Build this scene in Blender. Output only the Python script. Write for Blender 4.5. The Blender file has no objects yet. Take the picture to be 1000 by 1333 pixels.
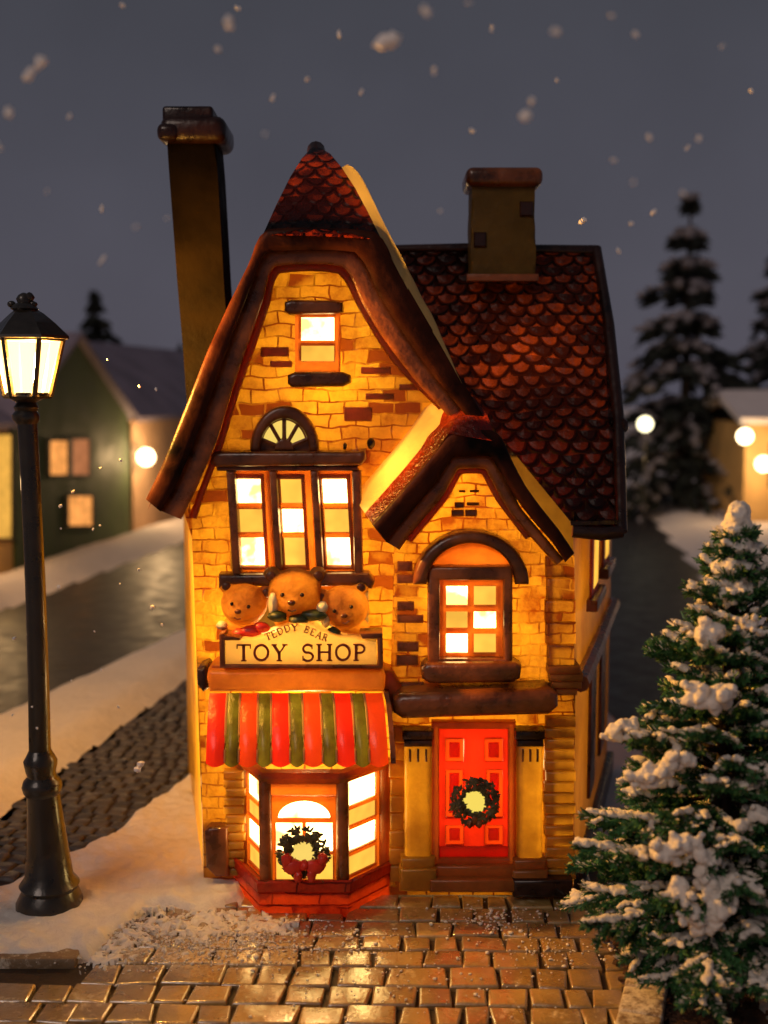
import bpy, bmesh, math, random
from mathutils import Vector, Matrix, noise
from mathutils.geometry import tessellate_polygon
R = math.radians
random.seed(7)
S = bpy.context.scene
COL = S.collection

# ------------------------------------------------------------------ camera geometry
F = 1500.0
PIT = R(6)
CAM = Vector((0, -15, 6.74))
CP, SP = math.cos(PIT), math.sin(PIT)

def ray(x, y):
    a = (x - 500) / F
    b = (666.5 - y) / F
    return Vector((a, CP + b * SP, -SP + b * CP))

def W(x, y, Y):                      # photo position -> world point on the plane at depth Y
    d = ray(x, y)
    return CAM + d * ((Y - CAM.y) / d.y)

def G(x, y, z=0.0):                  # photo position -> point on the ground
    d = ray(x, y)
    return CAM + d * ((z - CAM.z) / d.z)

def hit(x, y, p0, n):
    d = ray(x, y)
    return CAM + d * ((p0 - CAM).dot(n) / d.dot(n))

# ------------------------------------------------------------------ object helpers
def tag(o, label=None, cat=None, group=None, kind=None):
    if label: o['label'] = label
    if cat: o['category'] = cat
    if group: o['group'] = group
    if kind: o['kind'] = kind
    return o

def empty(name, loc):
    o = bpy.data.objects.new(name, None)
    COL.objects.link(o)
    o.location = loc
    o['wl'] = tuple(loc)
    return o

def obj(name, bm, mats, parent=None, smooth=True, angle=38, loc=None):
    """one mesh object; bm is in world coordinates and is moved into the parent's frame"""
    base = Vector(loc) if loc is not None else Vector((0, 0, 0))
    if parent is not None:
        base = Vector(parent['wl'])
    bmesh.ops.translate(bm, verts=bm.verts, vec=-base)
    me = bpy.data.meshes.new(name)
    bm.to_mesh(me)
    bm.free()
    if not isinstance(mats, (list, tuple)):
        mats = [mats]
    for m in mats:
        me.materials.append(m)
    if smooth:
        me.polygons.foreach_set('use_smooth', [True] * len(me.polygons))
        me.set_sharp_from_angle(angle=R(angle))
    o = bpy.data.objects.new(name, me)
    COL.objects.link(o)
    if parent is not None:
        o.parent = parent
        o['wl'] = tuple(base)
    else:
        o.location = base
        o['wl'] = tuple(base)
    return o

def BM(): return bmesh.new()

def plate3(bm, loops, vec, back=True, bevel=0.0, seg=2, mi=0, face_dir=None):
    """flat outline (with holes) in 3D, swept along vec; open at the back when back=False"""
    vs = []
    fs = []
    lv = []
    for lp in loops:
        a = [bm.verts.new(p) for p in lp]
        lv.append(a)
        vs += a
    if len(loops) == 1:
        fs.append(bm.faces.new(lv[0]))
    else:
        for t in tessellate_polygon([[Vector(p) for p in lp] for lp in loops]):
            try:
                fs.append(bm.faces.new([vs[i] for i in t]))
            except ValueError:
                pass
    vec = Vector(vec)
    d = face_dir if face_dir is not None else -vec
    for f in fs:
        f.normal_update()
        if f.normal.dot(d) < 0:
            f.normal_flip()
        f.material_index = mi
    if vec.length > 1e-6:
        rim = []
        bl = []
        for a in lv:
            b = [bm.verts.new(v.co + vec) for v in a]
            bl.append(b)
            n = len(a)
            for i in range(n):
                j = (i + 1) % n
                e = bm.edges.get((a[i], a[j]))
                f0 = e.link_faces[0] if e and e.link_faces else None
                q = [a[i], a[j], b[j], b[i]]
                if f0:
                    # consistent winding
                    for l in f0.loops:
                        if l.edge == e:
                            if l.vert == a[i]:
                                q = [a[j], a[i], b[i], b[j]]
                            break
                f = bm.faces.new(q)
                f.material_index = mi
                rim.append(bm.edges.get((a[i], a[j])))
        if back:
            if len(loops) == 1:
                f = bm.faces.new(list(reversed(bl[0])))
                f.normal_update()
                if f.normal.dot(d) > 0: f.normal_flip()
                f.material_index = mi
            else:
                flat = [v for b in bl for v in b]
                for t in tessellate_polygon([[v.co.copy() for v in b] for b in bl]):
                    try:
                        f = bm.faces.new([flat[i] for i in t])
                        f.normal_update()
                        if f.normal.dot(d) > 0: f.normal_flip()
                        f.material_index = mi
                    except ValueError:
                        pass
        if bevel > 0:
            bmesh.ops.bevel(bm, geom=[e for e in rim if e and e.is_valid], offset=bevel, segments=seg,
                            affect='EDGES', profile=0.5, clamp_overlap=True)

def plate(bm, loops, Y, thick=0.0, back=True, bevel=0.0, seg=2, mi=0):
    plate3(bm, [[W(x, y, Y) for x, y in lp] for lp in loops], (0, thick, 0), back, bevel, seg, mi,
           face_dir=Vector((0, -1, 0)))

def rect(x0, y0, x1, y1): return [(x0, y0), (x1, y0), (x1, y1), (x0, y1)]

def box(bm, c, s, rot=None, bevel=0.0, seg=2, mi=0):
    r = bmesh.ops.create_cube(bm, size=1.0)
    M = Matrix.Translation(Vector(c)) @ (rot.to_4x4() if rot else Matrix.Identity(4)) @ Matrix.Diagonal((s[0], s[1], s[2], 1))
    bmesh.ops.transform(bm, matrix=M, verts=r['verts'])
    fs = set(f for v in r['verts'] for f in v.link_faces)
    for f in fs: f.material_index = mi
    if bevel > 0:
        es = list(set(e for v in r['verts'] for e in v.link_edges))
        bmesh.ops.bevel(bm, geom=es, offset=bevel, segments=seg, affect='EDGES', profile=0.5, clamp_overlap=True)

def tube(bm, pts, rad, seg=10, cap=True, mi=0):
    pts = [Vector(p) for p in pts]
    if not isinstance(rad, (list, tuple)): rad = [rad] * len(pts)
    rings = []
    for i, p in enumerate(pts):
        t = (pts[min(i + 1, len(pts) - 1)] - pts[max(i - 1, 0)]).normalized()
        up = Vector((0, 0, 1)) if abs(t.z) < 0.9 else Vector((0, 1, 0))
        a = t.cross(up).normalized()
        b = t.cross(a).normalized()
        rings.append([bm.verts.new(p + (a * math.cos(k * 2 * math.pi / seg) + b * math.sin(k * 2 * math.pi / seg)) * rad[i]) for k in range(seg)])
    for i in range(len(rings) - 1):
        for k in range(seg):
            f = bm.faces.new([rings[i][k], rings[i][(k + 1) % seg], rings[i + 1][(k + 1) % seg], rings[i + 1][k]])
            f.material_index = mi
    if cap:
        f = bm.faces.new(rings[0][::-1]); f.material_index = mi
        f = bm.faces.new(rings[-1]); f.material_index = mi

def lathe(bm, prof, axis, seg=28, mi=0, phase=0.0):
    """prof: list of (radius, z, x centre) ; axis: (x, y)"""
    rings = []
    for r, z, cx in prof:
        rings.append([bm.verts.new((cx + r * math.cos(phase + k * 2 * math.pi / seg), axis[1] + r * math.sin(phase + k * 2 * math.pi / seg), z)) for k in range(seg)])
    for i in range(len(rings) - 1):
        for k in range(seg):
            f = bm.faces.new([rings[i][k], rings[i][(k + 1) % seg], rings[i + 1][(k + 1) % seg], rings[i + 1][k]])
            f.material_index = mi
    for rr in (rings[0][::-1], rings[-1]):
        f = bm.faces.new(rr); f.material_index = mi
    bmesh.ops.recalc_face_normals(bm, faces=bm.faces)

_ICO = {}
def _ico(sub):
    if sub not in _ICO:
        t = bmesh.new(); bmesh.ops.create_icosphere(t, subdivisions=sub, radius=1.0)
        t.verts.index_update()
        _ICO[sub] = ([v.co.copy() for v in t.verts], [[v.index for v in f.verts] for f in t.faces]); t.free()
    return _ICO[sub]
def blob(bm, c, r, sub=2, jit=0.0, mi=0, rot=None):
    if not isinstance(r, (tuple, list, Vector)): r = (r, r, r)
    c = Vector(c)
    off = Vector((random.uniform(-50, 50), random.uniform(-50, 50), random.uniform(-50, 50)))
    V, FS = _ico(sub)
    nv = []
    for v in V:
        k = 1.0
        if jit: k += jit * noise.noise(v * 1.7 + off)
        q = Vector((v.x * r[0] * k, v.y * r[1] * k, v.z * r[2] * k))
        if rot: q = rot @ q
        nv.append(bm.verts.new(q + c))
    for f in FS:
        bm.faces.new([nv[i] for i in f]).material_index = mi

def remeshed(bm, voxel, disp=0.0, dscale=6.0):
    """voxel-merge overlapping blobs into one continuous skin"""
    me = bpy.data.meshes.new('tmp'); bm.to_mesh(me); bm.free()
    o = bpy.data.objects.new('tmp', me); COL.objects.link(o)
    m = o.modifiers.new('r', 'REMESH'); m.mode = 'VOXEL'; m.voxel_size = voxel
    dg = bpy.context.evaluated_depsgraph_get()
    ev = o.evaluated_get(dg)
    out = bmesh.new(); out.from_mesh(ev.to_mesh())
    ev.to_mesh_clear()
    bpy.data.objects.remove(o); bpy.data.meshes.remove(me)
    out.normal_update()
    if disp:
        for v in out.verts:
            v.co += v.normal * (noise.noise(v.co * dscale) + 0.6 * noise.noise(v.co * dscale * 2.7)) * disp
    return out

# ------------------------------------------------------------------ material helpers
class NT:
    def __init__(s, name):
        s.m = bpy.data.materials.new(name); s.m.use_nodes = True
        s.t = s.m.node_tree; s.t.nodes.clear()
        s.out = s.t.nodes.new('ShaderNodeOutputMaterial')
    def n(s, typ, inp=None, **kw):
        nd = s.t.nodes.new('ShaderNode' + typ)
        for k, v in kw.items(): setattr(nd, k, v)
        for k, v in (inp or {}).items():
            sk = nd.inputs[k]
            if isinstance(v, bpy.types.NodeSocket): s.t.links.new(v, sk)
            elif isinstance(v, bpy.types.Node): s.t.links.new(v.outputs[0], sk)
            else:
                if hasattr(sk, 'default_value') and not isinstance(sk.default_value, float) and isinstance(v, (tuple, list)) and len(v) == 3 and len(sk.default_value) == 4:
                    v = tuple(v) + (1,)
                sk.default_value = v
        return nd
    def math(s, op, a, b=0.0, c=0.0):
        return s.n('Math', {0: a, 1: b, 2: c}, operation=op).outputs[0]
    def mix(s, f, a, b, blend='MIX'):
        nd = s.n('Mix', data_type='RGBA', blend_type=blend)
        for k, v in ((0, f), (6, a), (7, b)):
            sk = nd.inputs[k]
            if isinstance(v, bpy.types.NodeSocket): s.t.links.new(v, sk)
            else: sk.default_value = (tuple(v) + (1,)) if isinstance(v, (tuple, list)) and len(v) == 3 else v
        return nd.outputs[2]
    def ramp(s, f, stops):
        nd = s.n('ValToRGB', {0: f})
        el = nd.color_ramp.elements
        while len(el) < len(stops): el.new(0.5)
        for e, (p, c) in zip(el, stops):
            e.position = p
            e.color = (c, c, c, 1) if isinstance(c, (int, float)) else tuple(c) + (1,)
        return nd.outputs[0]
    def obj(s): return s.n('TexCoord').outputs['Object']
    def noise(s, scale, detail=4, vec=None, rough=0.55):
        return s.n('TexNoise', {'Scale': scale, 'Detail': detail, 'Roughness': rough, 'Vector': vec if vec else s.obj()}).outputs[0]
    def bump(s, h, strength=0.5, dist=0.05, normal=None):
        d = {'Height': h, 'Strength': strength, 'Distance': dist}
        if normal: d['Normal'] = normal
        return s.n('Bump', d).outputs[0]
    def done(s, sh):
        s.t.links.new(sh if isinstance(sh, bpy.types.NodeSocket) else sh.outputs[0], s.out.inputs[0])
        return s.m

def pr(t, **k):
    d = {}
    for a, b in k.items(): d[a.replace('_', ' ')] = b
    return t.n('BsdfPrincipled', d).outputs[0]

def simple(name, col, rough=0.5, var=0.25, nscale=3.0, bump=0.3, bdist=0.03, metallic=0.0, coat=0.0, spec=0.5):
    t = NT(name)
    n = t.noise(nscale, 5)
    dark = tuple(c * (1 - var) for c in col); lite = tuple(min(1, c * (1 + var)) for c in col)
    c = t.mix(t.ramp(n, [(0.3, 0.0), (0.7, 1.0)]), dark, lite)
    b = t.bump(t.noise(nscale * 3, 4), bump, bdist)
    rr = t.n('MapRange', {0: t.noise(nscale * 2, 3), 1: 0.3, 2: 0.7, 3: max(0.03, rough - 0.1), 4: min(1, rough + 0.12)}).outputs[0]
    return t.done(pr(t, Base_Color=c, Roughness=rr, Normal=b, Metallic=metallic, Coat_Weight=coat, Specular_IOR_Level=spec))

def emit(name, col, strength, var=0.0):
    t = NT(name)
    c = t.mix(t.ramp(t.noise(2.5, 2), [(0.3, 0.0), (0.7, 1.0)]), tuple(x * (1 - var) for x in col), col)
    e = t.n('Emission', {'Color': c, 'Strength': strength})
    return t.done(e)

def ceramic(name, col, tcol, tf=0.5, rough=0.3, stain=None, stain_amt=0.5, nscale=1.6, bumpd=0.03, coat=0.3):
    """thin glazed porcelain: reflects outside light and lets the lamp inside shine through"""
    t = NT(name)
    n = t.noise(nscale, 5, rough=0.6)
    f = t.ramp(n, [(0.38, 0.0), (0.66, 1.0)])
    stain = stain or tuple(c * 0.4 for c in col)
    st2 = tuple(c * (0.45, 0.3, 0.25)[i] for i, c in enumerate(tcol))
    amt = t.math('MULTIPLY', f, stain_amt)
    c = t.mix(amt, col, stain)
    tc = t.mix(amt, tcol, st2)
    b = t.bump(t.noise(nscale * 4, 4), 0.5, bumpd)
    p = pr(t, Base_Color=c, Roughness=rough, Normal=b, Coat_Weight=coat, Coat_Roughness=0.15, Specular_IOR_Level=0.5 if coat else 0.2)
    tr = t.n('BsdfTranslucent', {'Color': tc, 'Normal': b})
    return t.done(t.n('MixShader', {0: tf, 1: p, 2: tr}))

def brick_ceramic(name, col, tcol, tf=0.55, bw=0.335, bh=0.165, stain=(0.10, 0.03, 0.01), dark=0.82, line=0.72):
    t = NT(name)
    o = t.n('SeparateXYZ', {0: t.obj()})
    u = t.math('ADD', o.outputs[0], o.outputs[1])
    v = t.n('CombineXYZ', {0: u, 1: o.outputs[2], 2: 0.0}).outputs[0]
    w = t.n('TexNoise', {'Scale': 2.2, 'Detail': 2.0, 'Vector': v}).outputs[1]
    w2 = t.n('VectorMath', {0: w, 1: (-0.5, -0.5, -0.5)}, operation='ADD').outputs[0]
    w3 = t.n('VectorMath', {0: w2, 'Scale': 0.17}, operation='SCALE').outputs[0]
    vv = t.n('VectorMath', {0: v, 1: w3}, operation='ADD').outputs[0]
    br = t.n('TexBrick', {'Vector': vv, 'Color1': (0, 0, 0), 'Color2': (1, 1, 1), 'Mortar': (0.5, 0.5, 0.5), 'Scale': 1.0,
                          'Mortar Size': 0.013, 'Mortar Smooth': 0.35, 'Bias': 0.0, 'Brick Width': bw, 'Row Height': bh})
    tint = br.outputs[0]; mort = br.outputs[1]
    # lines come and go
    vis = t.ramp(t.noise(1.5, 3), [(0.40, 0.08), (0.62, 1.1)])
    ln = t.math('MULTIPLY', t.math('MULTIPLY', mort, vis), line)
    dk = t.math('GREATER_THAN', tint, dark)
    dk = t.math('MULTIPLY', dk, t.math('SUBTRACT', 1.0, mort))
    dk = t.math('MULTIPLY', dk, t.ramp(t.noise(0.9, 2), [(0.45, 0.0), (0.55, 0.75)]))
    blot = t.math('ADD', t.ramp(t.noise(1.1, 6, rough=0.65), [(0.42, 0.0), (0.72, 0.55)]), t.ramp(t.noise(3.6, 5, rough=0.7), [(0.46, 0.0), (0.72, 0.42)]))
    soft = t.math('MULTIPLY', tint, 0.36)
    amt = t.math('MINIMUM', t.math('ADD', t.math('ADD', ln, dk), t.math('ADD', blot, soft)), 1.0)
    c = t.mix(amt, col, stain)
    st2 = (tcol[0] * 0.32, tcol[1] * 0.13, tcol[2] * 0.06)
    tc = t.mix(amt, tcol, st2)
    h = t.math('SUBTRACT', t.math('MULTIPLY', t.noise(5, 4), 0.5), t.math('MULTIPLY', mort, vis))
    b = t.bump(h, 1.0, 0.075)
    p = pr(t, Base_Color=c, Roughness=0.33, Normal=b, Coat_Weight=0.3, Coat_Roughness=0.2)
    tr = t.n('BsdfTranslucent', {'Color': tc, 'Normal': b})
    return t.done(t.n('MixShader', {0: tf, 1: p, 2: tr}))

def scale_tiles(name, col, tcol, tf=0.5, size=0.36):
    """fish-scale roof tiles, drawn along the UV map (metres)"""
    t = NT(name)
    uv = t.n('TexCoord').outputs['UV']
    wob = t.n('VectorMath', {0: t.n('VectorMath', {0: t.n('TexNoise', {'Scale': 1.2, 'Detail': 2.0, 'Vector': uv}).outputs[1], 1: (-.5, -.5, -.5)}, operation='ADD').outputs[0], 'Scale': 0.24}, operation='SCALE').outputs[0]
    uv2 = t.n('VectorMath', {0: uv, 1: wob}, operation='ADD').outputs[0]
    sp = t.n('SeparateXYZ', {0: uv2})
    u = t.math('DIVIDE', sp.outputs[0], size)
    v = t.math('DIVIDE', sp.outputs[1], size * 0.62)
    def row(off):
        k = t.math('FLOOR', t.math('SUBTRACT', v, off))
        lv = t.math('SUBTRACT', v, k)                       # 0.. 1 (+off)
        half = t.math('MULTIPLY', t.math('MODULO', t.math('ABSOLUTE', k), 2.0), 0.5)
        cu = t.math('ADD', t.math('ROUND', t.math('SUBTRACT', u, half)), half)
        du = t.math('SUBTRACT', u, cu)
        lv2 = t.math('MULTIPLY', lv, 0.56)
        d = t.math('SQRT', t.math('ADD', t.math('MULTIPLY', du, du), t.math('MULTIPLY', lv2, lv2)))
        rnd = t.n('TexWhiteNoise', {'Vector': t.n('CombineXYZ', {0: cu, 1: k, 2: 3.0}).outputs[0]}, noise_dimensions='3D').outputs[0]
        return d, rnd
    d0, r0 = row(0.0)
    d1, r1 = row(1.0)
    ins = t.math('LESS_THAN', d0, 0.5)
    # inside this row's scale, else the scale of the row above (behind)
    d = t.math('ADD', t.math('MULTIPLY', ins, d0), t.math('MULTIPLY', t.math('SUBTRACT', 1.0, ins), t.math('MULTIPLY', d1, 0.62)))
    rnd = t.math('ADD', t.math('MULTIPLY', ins, r0), t.math('MULTIPLY', t.math('SUBTRACT', 1.0, ins), r1))
    edge = t.ramp(t.math('ABSOLUTE', t.math('SUBTRACT', d0, 0.5)), [(0.0, 1.0), (0.13, 0.0)])
    blot = t.ramp(t.noise(1.3, 5, rough=0.65), [(0.32, 0.0), (0.62, 1.0)])
    dk = t.ramp(rnd, [(0.0, 0.0), (0.5, 0.25), (0.9, 0.8)])
    amt = t.math('MINIMUM', t.math('ADD', t.math('ADD', t.math('MULTIPLY', edge, 0.8), dk), t.math('MULTIPLY', blot, 0.75)), 1.0)
    c = t.mix(amt, col, tuple(x * 0.25 for x in col))
    tc = t.mix(amt, tcol, tuple(x * 0.07 for x in tcol))
    h = t.math('SUBTRACT', t.math('MULTIPLY', d, 0.8), t.math('MULTIPLY', edge, 0.5))
    b = t.bump(t.math('ADD', h, t.math('MULTIPLY', t.noise(9, 4), 0.35)), 1.0, 0.10)
    p = pr(t, Base_Color=c, Roughness=0.34, Normal=b, Coat_Weight=0.15, Coat_Roughness=0.2, Specular_IOR_Level=0.35)
    tr = t.n('BsdfTranslucent', {'Color': tc, 'Normal': b})
    return t.done(t.n('MixShader', {0: tf, 1: p, 2: tr}))

def snow_mat(name, col=(0.82, 0.76, 0.68), scale=6.0, bd=0.06, rough=0.75):
    t = NT(name)
    n1 = t.noise(scale, 6, rough=0.7)
    n2 = t.noise(scale * 0.18, 3)
    c = t.mix(t.ramp(n1, [(0.3, 0.0), (0.7, 1.0)]), tuple(x * 0.86 for x in col), col)
    h = t.math('ADD', t.math('ADD', t.math('MULTIPLY', n1, 0.6), t.math('MULTIPLY', n2, 1.0)), t.math('MULTIPLY', t.noise(scale * 5, 4, rough=0.7), 0.25))
    b = t.bump(h, 0.8, bd)
    return t.done(pr(t, Base_Color=c, Roughness=rough, Normal=b, Specular_IOR_Level=0.3))

M = {}
M['brick'] = brick_ceramic('glazed_yellow_brick', (0.55, 0.28, 0.035), (0.97, 0.53, 0.03))
M['brick_fine'] = brick_ceramic('glazed_yellow_brick_fine', (0.55, 0.28, 0.035), (0.97, 0.51, 0.03), bw=0.29, bh=0.15, dark=0.80)
M['smooth'] = ceramic('glazed_yellow_plain', (0.48, 0.27, 0.035), (0.90, 0.50, 0.03), stain_amt=0.75)
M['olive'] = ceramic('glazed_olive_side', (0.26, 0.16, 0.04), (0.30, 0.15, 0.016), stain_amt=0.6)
M['orange'] = ceramic('glazed_orange_trim', (0.45, 0.14, 0.03), (0.95, 0.27, 0.02), stain_amt=0.65)
M['brown'] = simple('glazed_brown', (0.165, 0.046, 0.012), 0.32, 0.8, 2.2, 0.35, 0.05, coat=0.3, spec=0.4)
M['tan'] = ceramic('glazed_tan_cornice', (0.42, 0.17, 0.04), (0.9, 0.34, 0.03), stain_amt=0.75)
M['redbrown'] = simple('glazed_red_brown', (0.26, 0.070, 0.016), 0.32, 0.7, 2.6, 0.4, 0.05, coat=0.3, spec=0.4)
M['black'] = simple('glazed_black', (0.018, 0.005, 0.0025), 0.32, 0.9, 2.0, 0.35, 0.05, coat=0.2, spec=0.35)
M['tile'] = scale_tiles('glazed_red_tiles', (0.030, 0.007, 0.003), (0.22, 0.034, 0.005), size=0.29)
M['tilehip'] = scale_tiles('glazed_red_hip_tiles', (0.035, 0.007, 0.003), (0.44, 0.046, 0.004), size=0.26)
M['tile2'] = ceramic('glazed_red_hip', (0.06, 0.009, 0.004), (0.62, 0.055, 0.004), stain_amt=1.0, nscale=3.2, bumpd=0.10)
M['cream'] = ceramic('glazed_cream_snow', (0.72, 0.52, 0.20), (0.98, 0.66, 0.14), stain_amt=0.25)
M['roofedge'] = simple('glazed_dark_red_brown', (0.034, 0.0075, 0.003), 0.42, 0.95, 1.6, 0.22, 0.05, spec=0.10)
M['chim'] = simple('glazed_dark_stone', (0.006, 0.0035, 0.0012), 0.6, 0.6, 1.2, 0.35, 0.05, spec=0.03)
M['chim2'] = ceramic('glazed_tan_stone', (0.135, 0.075, 0.013), (0.35, 0.16, 0.02), tf=0.15, stain_amt=0.6, coat=0.0, rough=0.5)
M['red'] = ceramic('glazed_red', (0.50, 0.018, 0.010), (0.98, 0.040, 0.008), stain_amt=0.35)
M['redo'] = ceramic('glazed_orange_red', (0.55, 0.045, 0.012), (0.98, 0.095, 0.008), stain_amt=0.35)
M['green'] = ceramic('glazed_green', (0.06, 0.085, 0.012), (0.24, 0.24, 0.022), stain_amt=0.9, nscale=3.0)
M['redbrick'] = brick_ceramic('glazed_red_brick', (0.42, 0.045, 0.015), (0.95, 0.09, 0.006), tf=0.42, bw=0.62, bh=0.17, stain=(0.07, 0.005, 0.003), dark=0.7, line=1.3)
M['sign'] = ceramic('glazed_sign_cream', (0.80, 0.60, 0.24), (0.98, 0.70, 0.17), stain_amt=0.15)
M['ink'] = simple('sign_red_ink', (0.22, 0.035, 0.012), 0.5, 0.3)
M['ink2'] = simple('sign_brown_ink', (0.42, 0.17, 0.045), 0.5, 0.3)
M['bear'] = ceramic('glazed_bear_brown', (0.44, 0.19, 0.035), (0.92, 0.38, 0.03), tf=0.34, stain_amt=0.85, nscale=2.4, bumpd=0.06, rough=0.6, coat=0.0)
M['bearlight'] = simple('glazed_bear_muzzle', (0.58, 0.28, 0.07), 0.45, 0.25, 2.0, 0.5, 0.05)
M['scarf'] = simple('glazed_scarf_red', (0.60, 0.03, 0.015), 0.35, 0.25)
M['collar'] = simple('glazed_collar_white', (0.70, 0.62, 0.38), 0.4, 0.25)
M['dkgreen'] = simple('glazed_dark_green', (0.025, 0.04, 0.012), 0.45, 0.5, 5)
M['wreath'] = simple('glazed_wreath', (0.075, 0.06, 0.020), 0.45, 0.6, 6, 0.6)
def glowing_pane(name, lo, hi, scale):
    t = NT(name)
    f = t.ramp(t.noise(scale, 3), [(0.36, 0.0), (0.56, 1.0)])
    return t.done(t.n('Emission', {'Color': t.mix(f, lo, hi), 'Strength': 1.0}))
M['white_pane'] = glowing_pane('lit_pane_white', (3.0, 1.5, 0.38), (13.0, 8.6, 2.8), 2.4)
M['yellow_pane'] = emit('lit_pane_yellow', (1.0, 0.50, 0.060), 1.45, 0.35)
M['cream_pane'] = emit('lit_pane_cream', (1.0, 0.68, 0.14), 1.0, 0.1)
M['iron'] = simple('black_cast_iron', (0.018, 0.014, 0.009), 0.33, 0.4, 3, 0.35, 0.02, metallic=0.0, coat=0.3)
def lantern_glass():
    t = NT('lit_frosted_lantern_glass')
    e = t.n('Emission', {'Color': (1.0, 0.66, 0.24), 'Strength': 4.2})
    return t.done(t.n('MixShader', {0: 0.45, 1: e, 2: t.n('BsdfTransparent', {'Color': (1, .9, .7)})}))
M['lamp_glass'] = lantern_glass()
M['snow'] = snow_mat('snow')
M['snow_far'] = snow_mat('snow_far', (0.74, 0.66, 0.64), 1.5, 0.08)
M['snow_fluff'] = snow_mat('snow_fluff', (0.86, 0.80, 0.72), 14, 0.05)
M['flake'] = simple('snowflake_white', (0.88, 0.84, 0.80), 0.6, 0.1)
M['needle'] = simple('fir_needles', (0.042, 0.135, 0.045), 0.45, 0.5, 1.5, 0.0)
M['needle_white'] = simple('frosted_needles', (0.72, 0.66, 0.55), 0.6, 0.2, 1.5, 0.0)
M['bark'] = simple('dark_bark', (0.03, 0.018, 0.010), 0.8, 0.5, 6, 0.8, 0.05)
M['farneedle'] = simple('spruce_needles', (0.012, 0.016, 0.012), 0.8, 0.4, 1.0, 0.0)
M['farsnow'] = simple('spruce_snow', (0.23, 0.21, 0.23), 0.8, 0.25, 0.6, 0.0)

def stone_mat(name, c1, c2, rough=0.3, dust=None, scale=4.0, dust_lo=0.55, dust_hi=0.7, wet=0.0, spot=None):
    t = NT(name)
    a = t.n('Attribute', attribute_name='tint').outputs['Fac']
    n = t.noise(scale, 6, rough=0.65)
    c = t.mix(a, c1, c2)
    c = t.mix(t.ramp(n, [(0.35, 0.55), (0.7, 0.0)]), c, tuple(x * 0.35 for x in c1))
    rr = t.n('MapRange', {0: t.noise(scale * 1.7, 4), 1: 0.35, 2: 0.65, 3: max(0.05, rough - 0.15), 4: rough + 0.25}).outputs[0]
    h = t.noise(scale * 3.5, 5, rough=0.7)
    b = t.bump(h, 0.55, 0.05)
    if dust:
        dn = t.noise(9.0, 6, rough=0.75)
        big = t.noise(0.8, 3)
        f = t.ramp(t.math('ADD', t.math('MULTIPLY', dn, 0.6), t.math('MULTIPLY', big, 0.45)), [(dust_lo, 0.0), (dust_hi, 0.9)])
        if spot:
            sv = t.n('SeparateXYZ', {0: t.obj()})
            ex = t.math('DIVIDE', t.math('SUBTRACT', sv.outputs[0], spot[0]), spot[2])
            ey = t.math('DIVIDE', t.math('SUBTRACT', sv.outputs[1], spot[1]), spot[3])
            rr_ = t.math('SQRT', t.math('ADD', t.math('MULTIPLY', ex, ex), t.math('MULTIPLY', ey, ey)))
            near = t.ramp(t.math('ADD', rr_, t.math('MULTIPLY', t.math('SUBTRACT', t.noise(2.0, 4), 0.5), 1.1)), [(0.30, 1.0), (0.95, 0.0)])
            g = t.ramp(t.noise(16.0, 6, rough=0.8), [(0.42, 0.0), (0.56, 0.95)])
            f = t.math('MAXIMUM', t.math('MULTIPLY', near, g), t.math('MULTIPLY', f, 0.8))
        c = t.mix(f, c, dust)
        rr = t.math('ADD', rr, t.math('MULTIPLY', f, 0.4))
    return t.done(pr(t, Base_Color=c, Roughness=rr, Normal=b, Specular_IOR_Level=0.6, Coat_Weight=min(1.0, wet), Coat_Roughness=t.n('MapRange', {0: t.noise(5.0, 5, rough=0.7), 1: 0.35, 2: 0.65, 3: 0.07, 4: 0.27}).outputs[0], Coat_IOR=2.4 if wet else 1.5, Coat_Normal=t.bump(t.noise(6.0, 5, rough=0.65), 0.30, 0.03)))

M['paver'] = stone_mat('wet_tan_pavers', (0.27, 0.16, 0.050), (0.52, 0.335, 0.105), 0.34, (0.80, 0.66, 0.42), 2.2, 0.60, 0.70, wet=1.0, spot=(G(270, 1240).x, G(270, 1240).y, 2.0, 0.85))
M['cobble'] = stone_mat('dark_cobbles', (0.050, 0.045, 0.045), (0.105, 0.092, 0.088), 0.45, (0.5, 0.42, 0.38), 3.0, 0.66, 0.78)
M['joint'] = simple('wet_joint_earth', (0.035, 0.020, 0.010), 0.6, 0.4, 6)
M['kerbstone'] = stone_mat('kerb_stone', (0.26, 0.17, 0.09), (0.36, 0.23, 0.11), 0.5, (0.7, 0.62, 0.5), 2.0, 0.5, 0.62)
M['gravel'] = simple('brown_gravel', (0.10, 0.045, 0.020), 0.6, 0.7, 9, 1.0, 0.1)
M['asphalt'] = simple('wet_asphalt', (0.018, 0.016, 0.018), 0.46, 0.35, 0.8, 0.06, 0.03)

# ------------------------------------------------------------------ the ceramic toy shop
shop = tag(empty('toy_shop', (0.2, 0.6, 0)), 'glowing yellow brick toy shop with steep red tiled gables, tall chimneys and striped awning', 'toy shop')

def part(name, bm, mat, parent=shop, label=None, **k):
    o = obj(name, bm, mat, parent, **k)
    if label: o['label'] = label
    return o

def arc(cx, cy, rx, ry, a0, a1, n):
    return [(cx + rx * math.cos(R(a0 + (a1 - a0) * i / n)), cy - ry * math.sin(R(a0 + (a1 - a0) * i / n))) for i in range(n + 1)]

YL, YR = 0.0, -0.22          # planes of the left and right fronts
YLG, YRG = -0.60, -0.75      # planes of the two gable fronts

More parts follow.
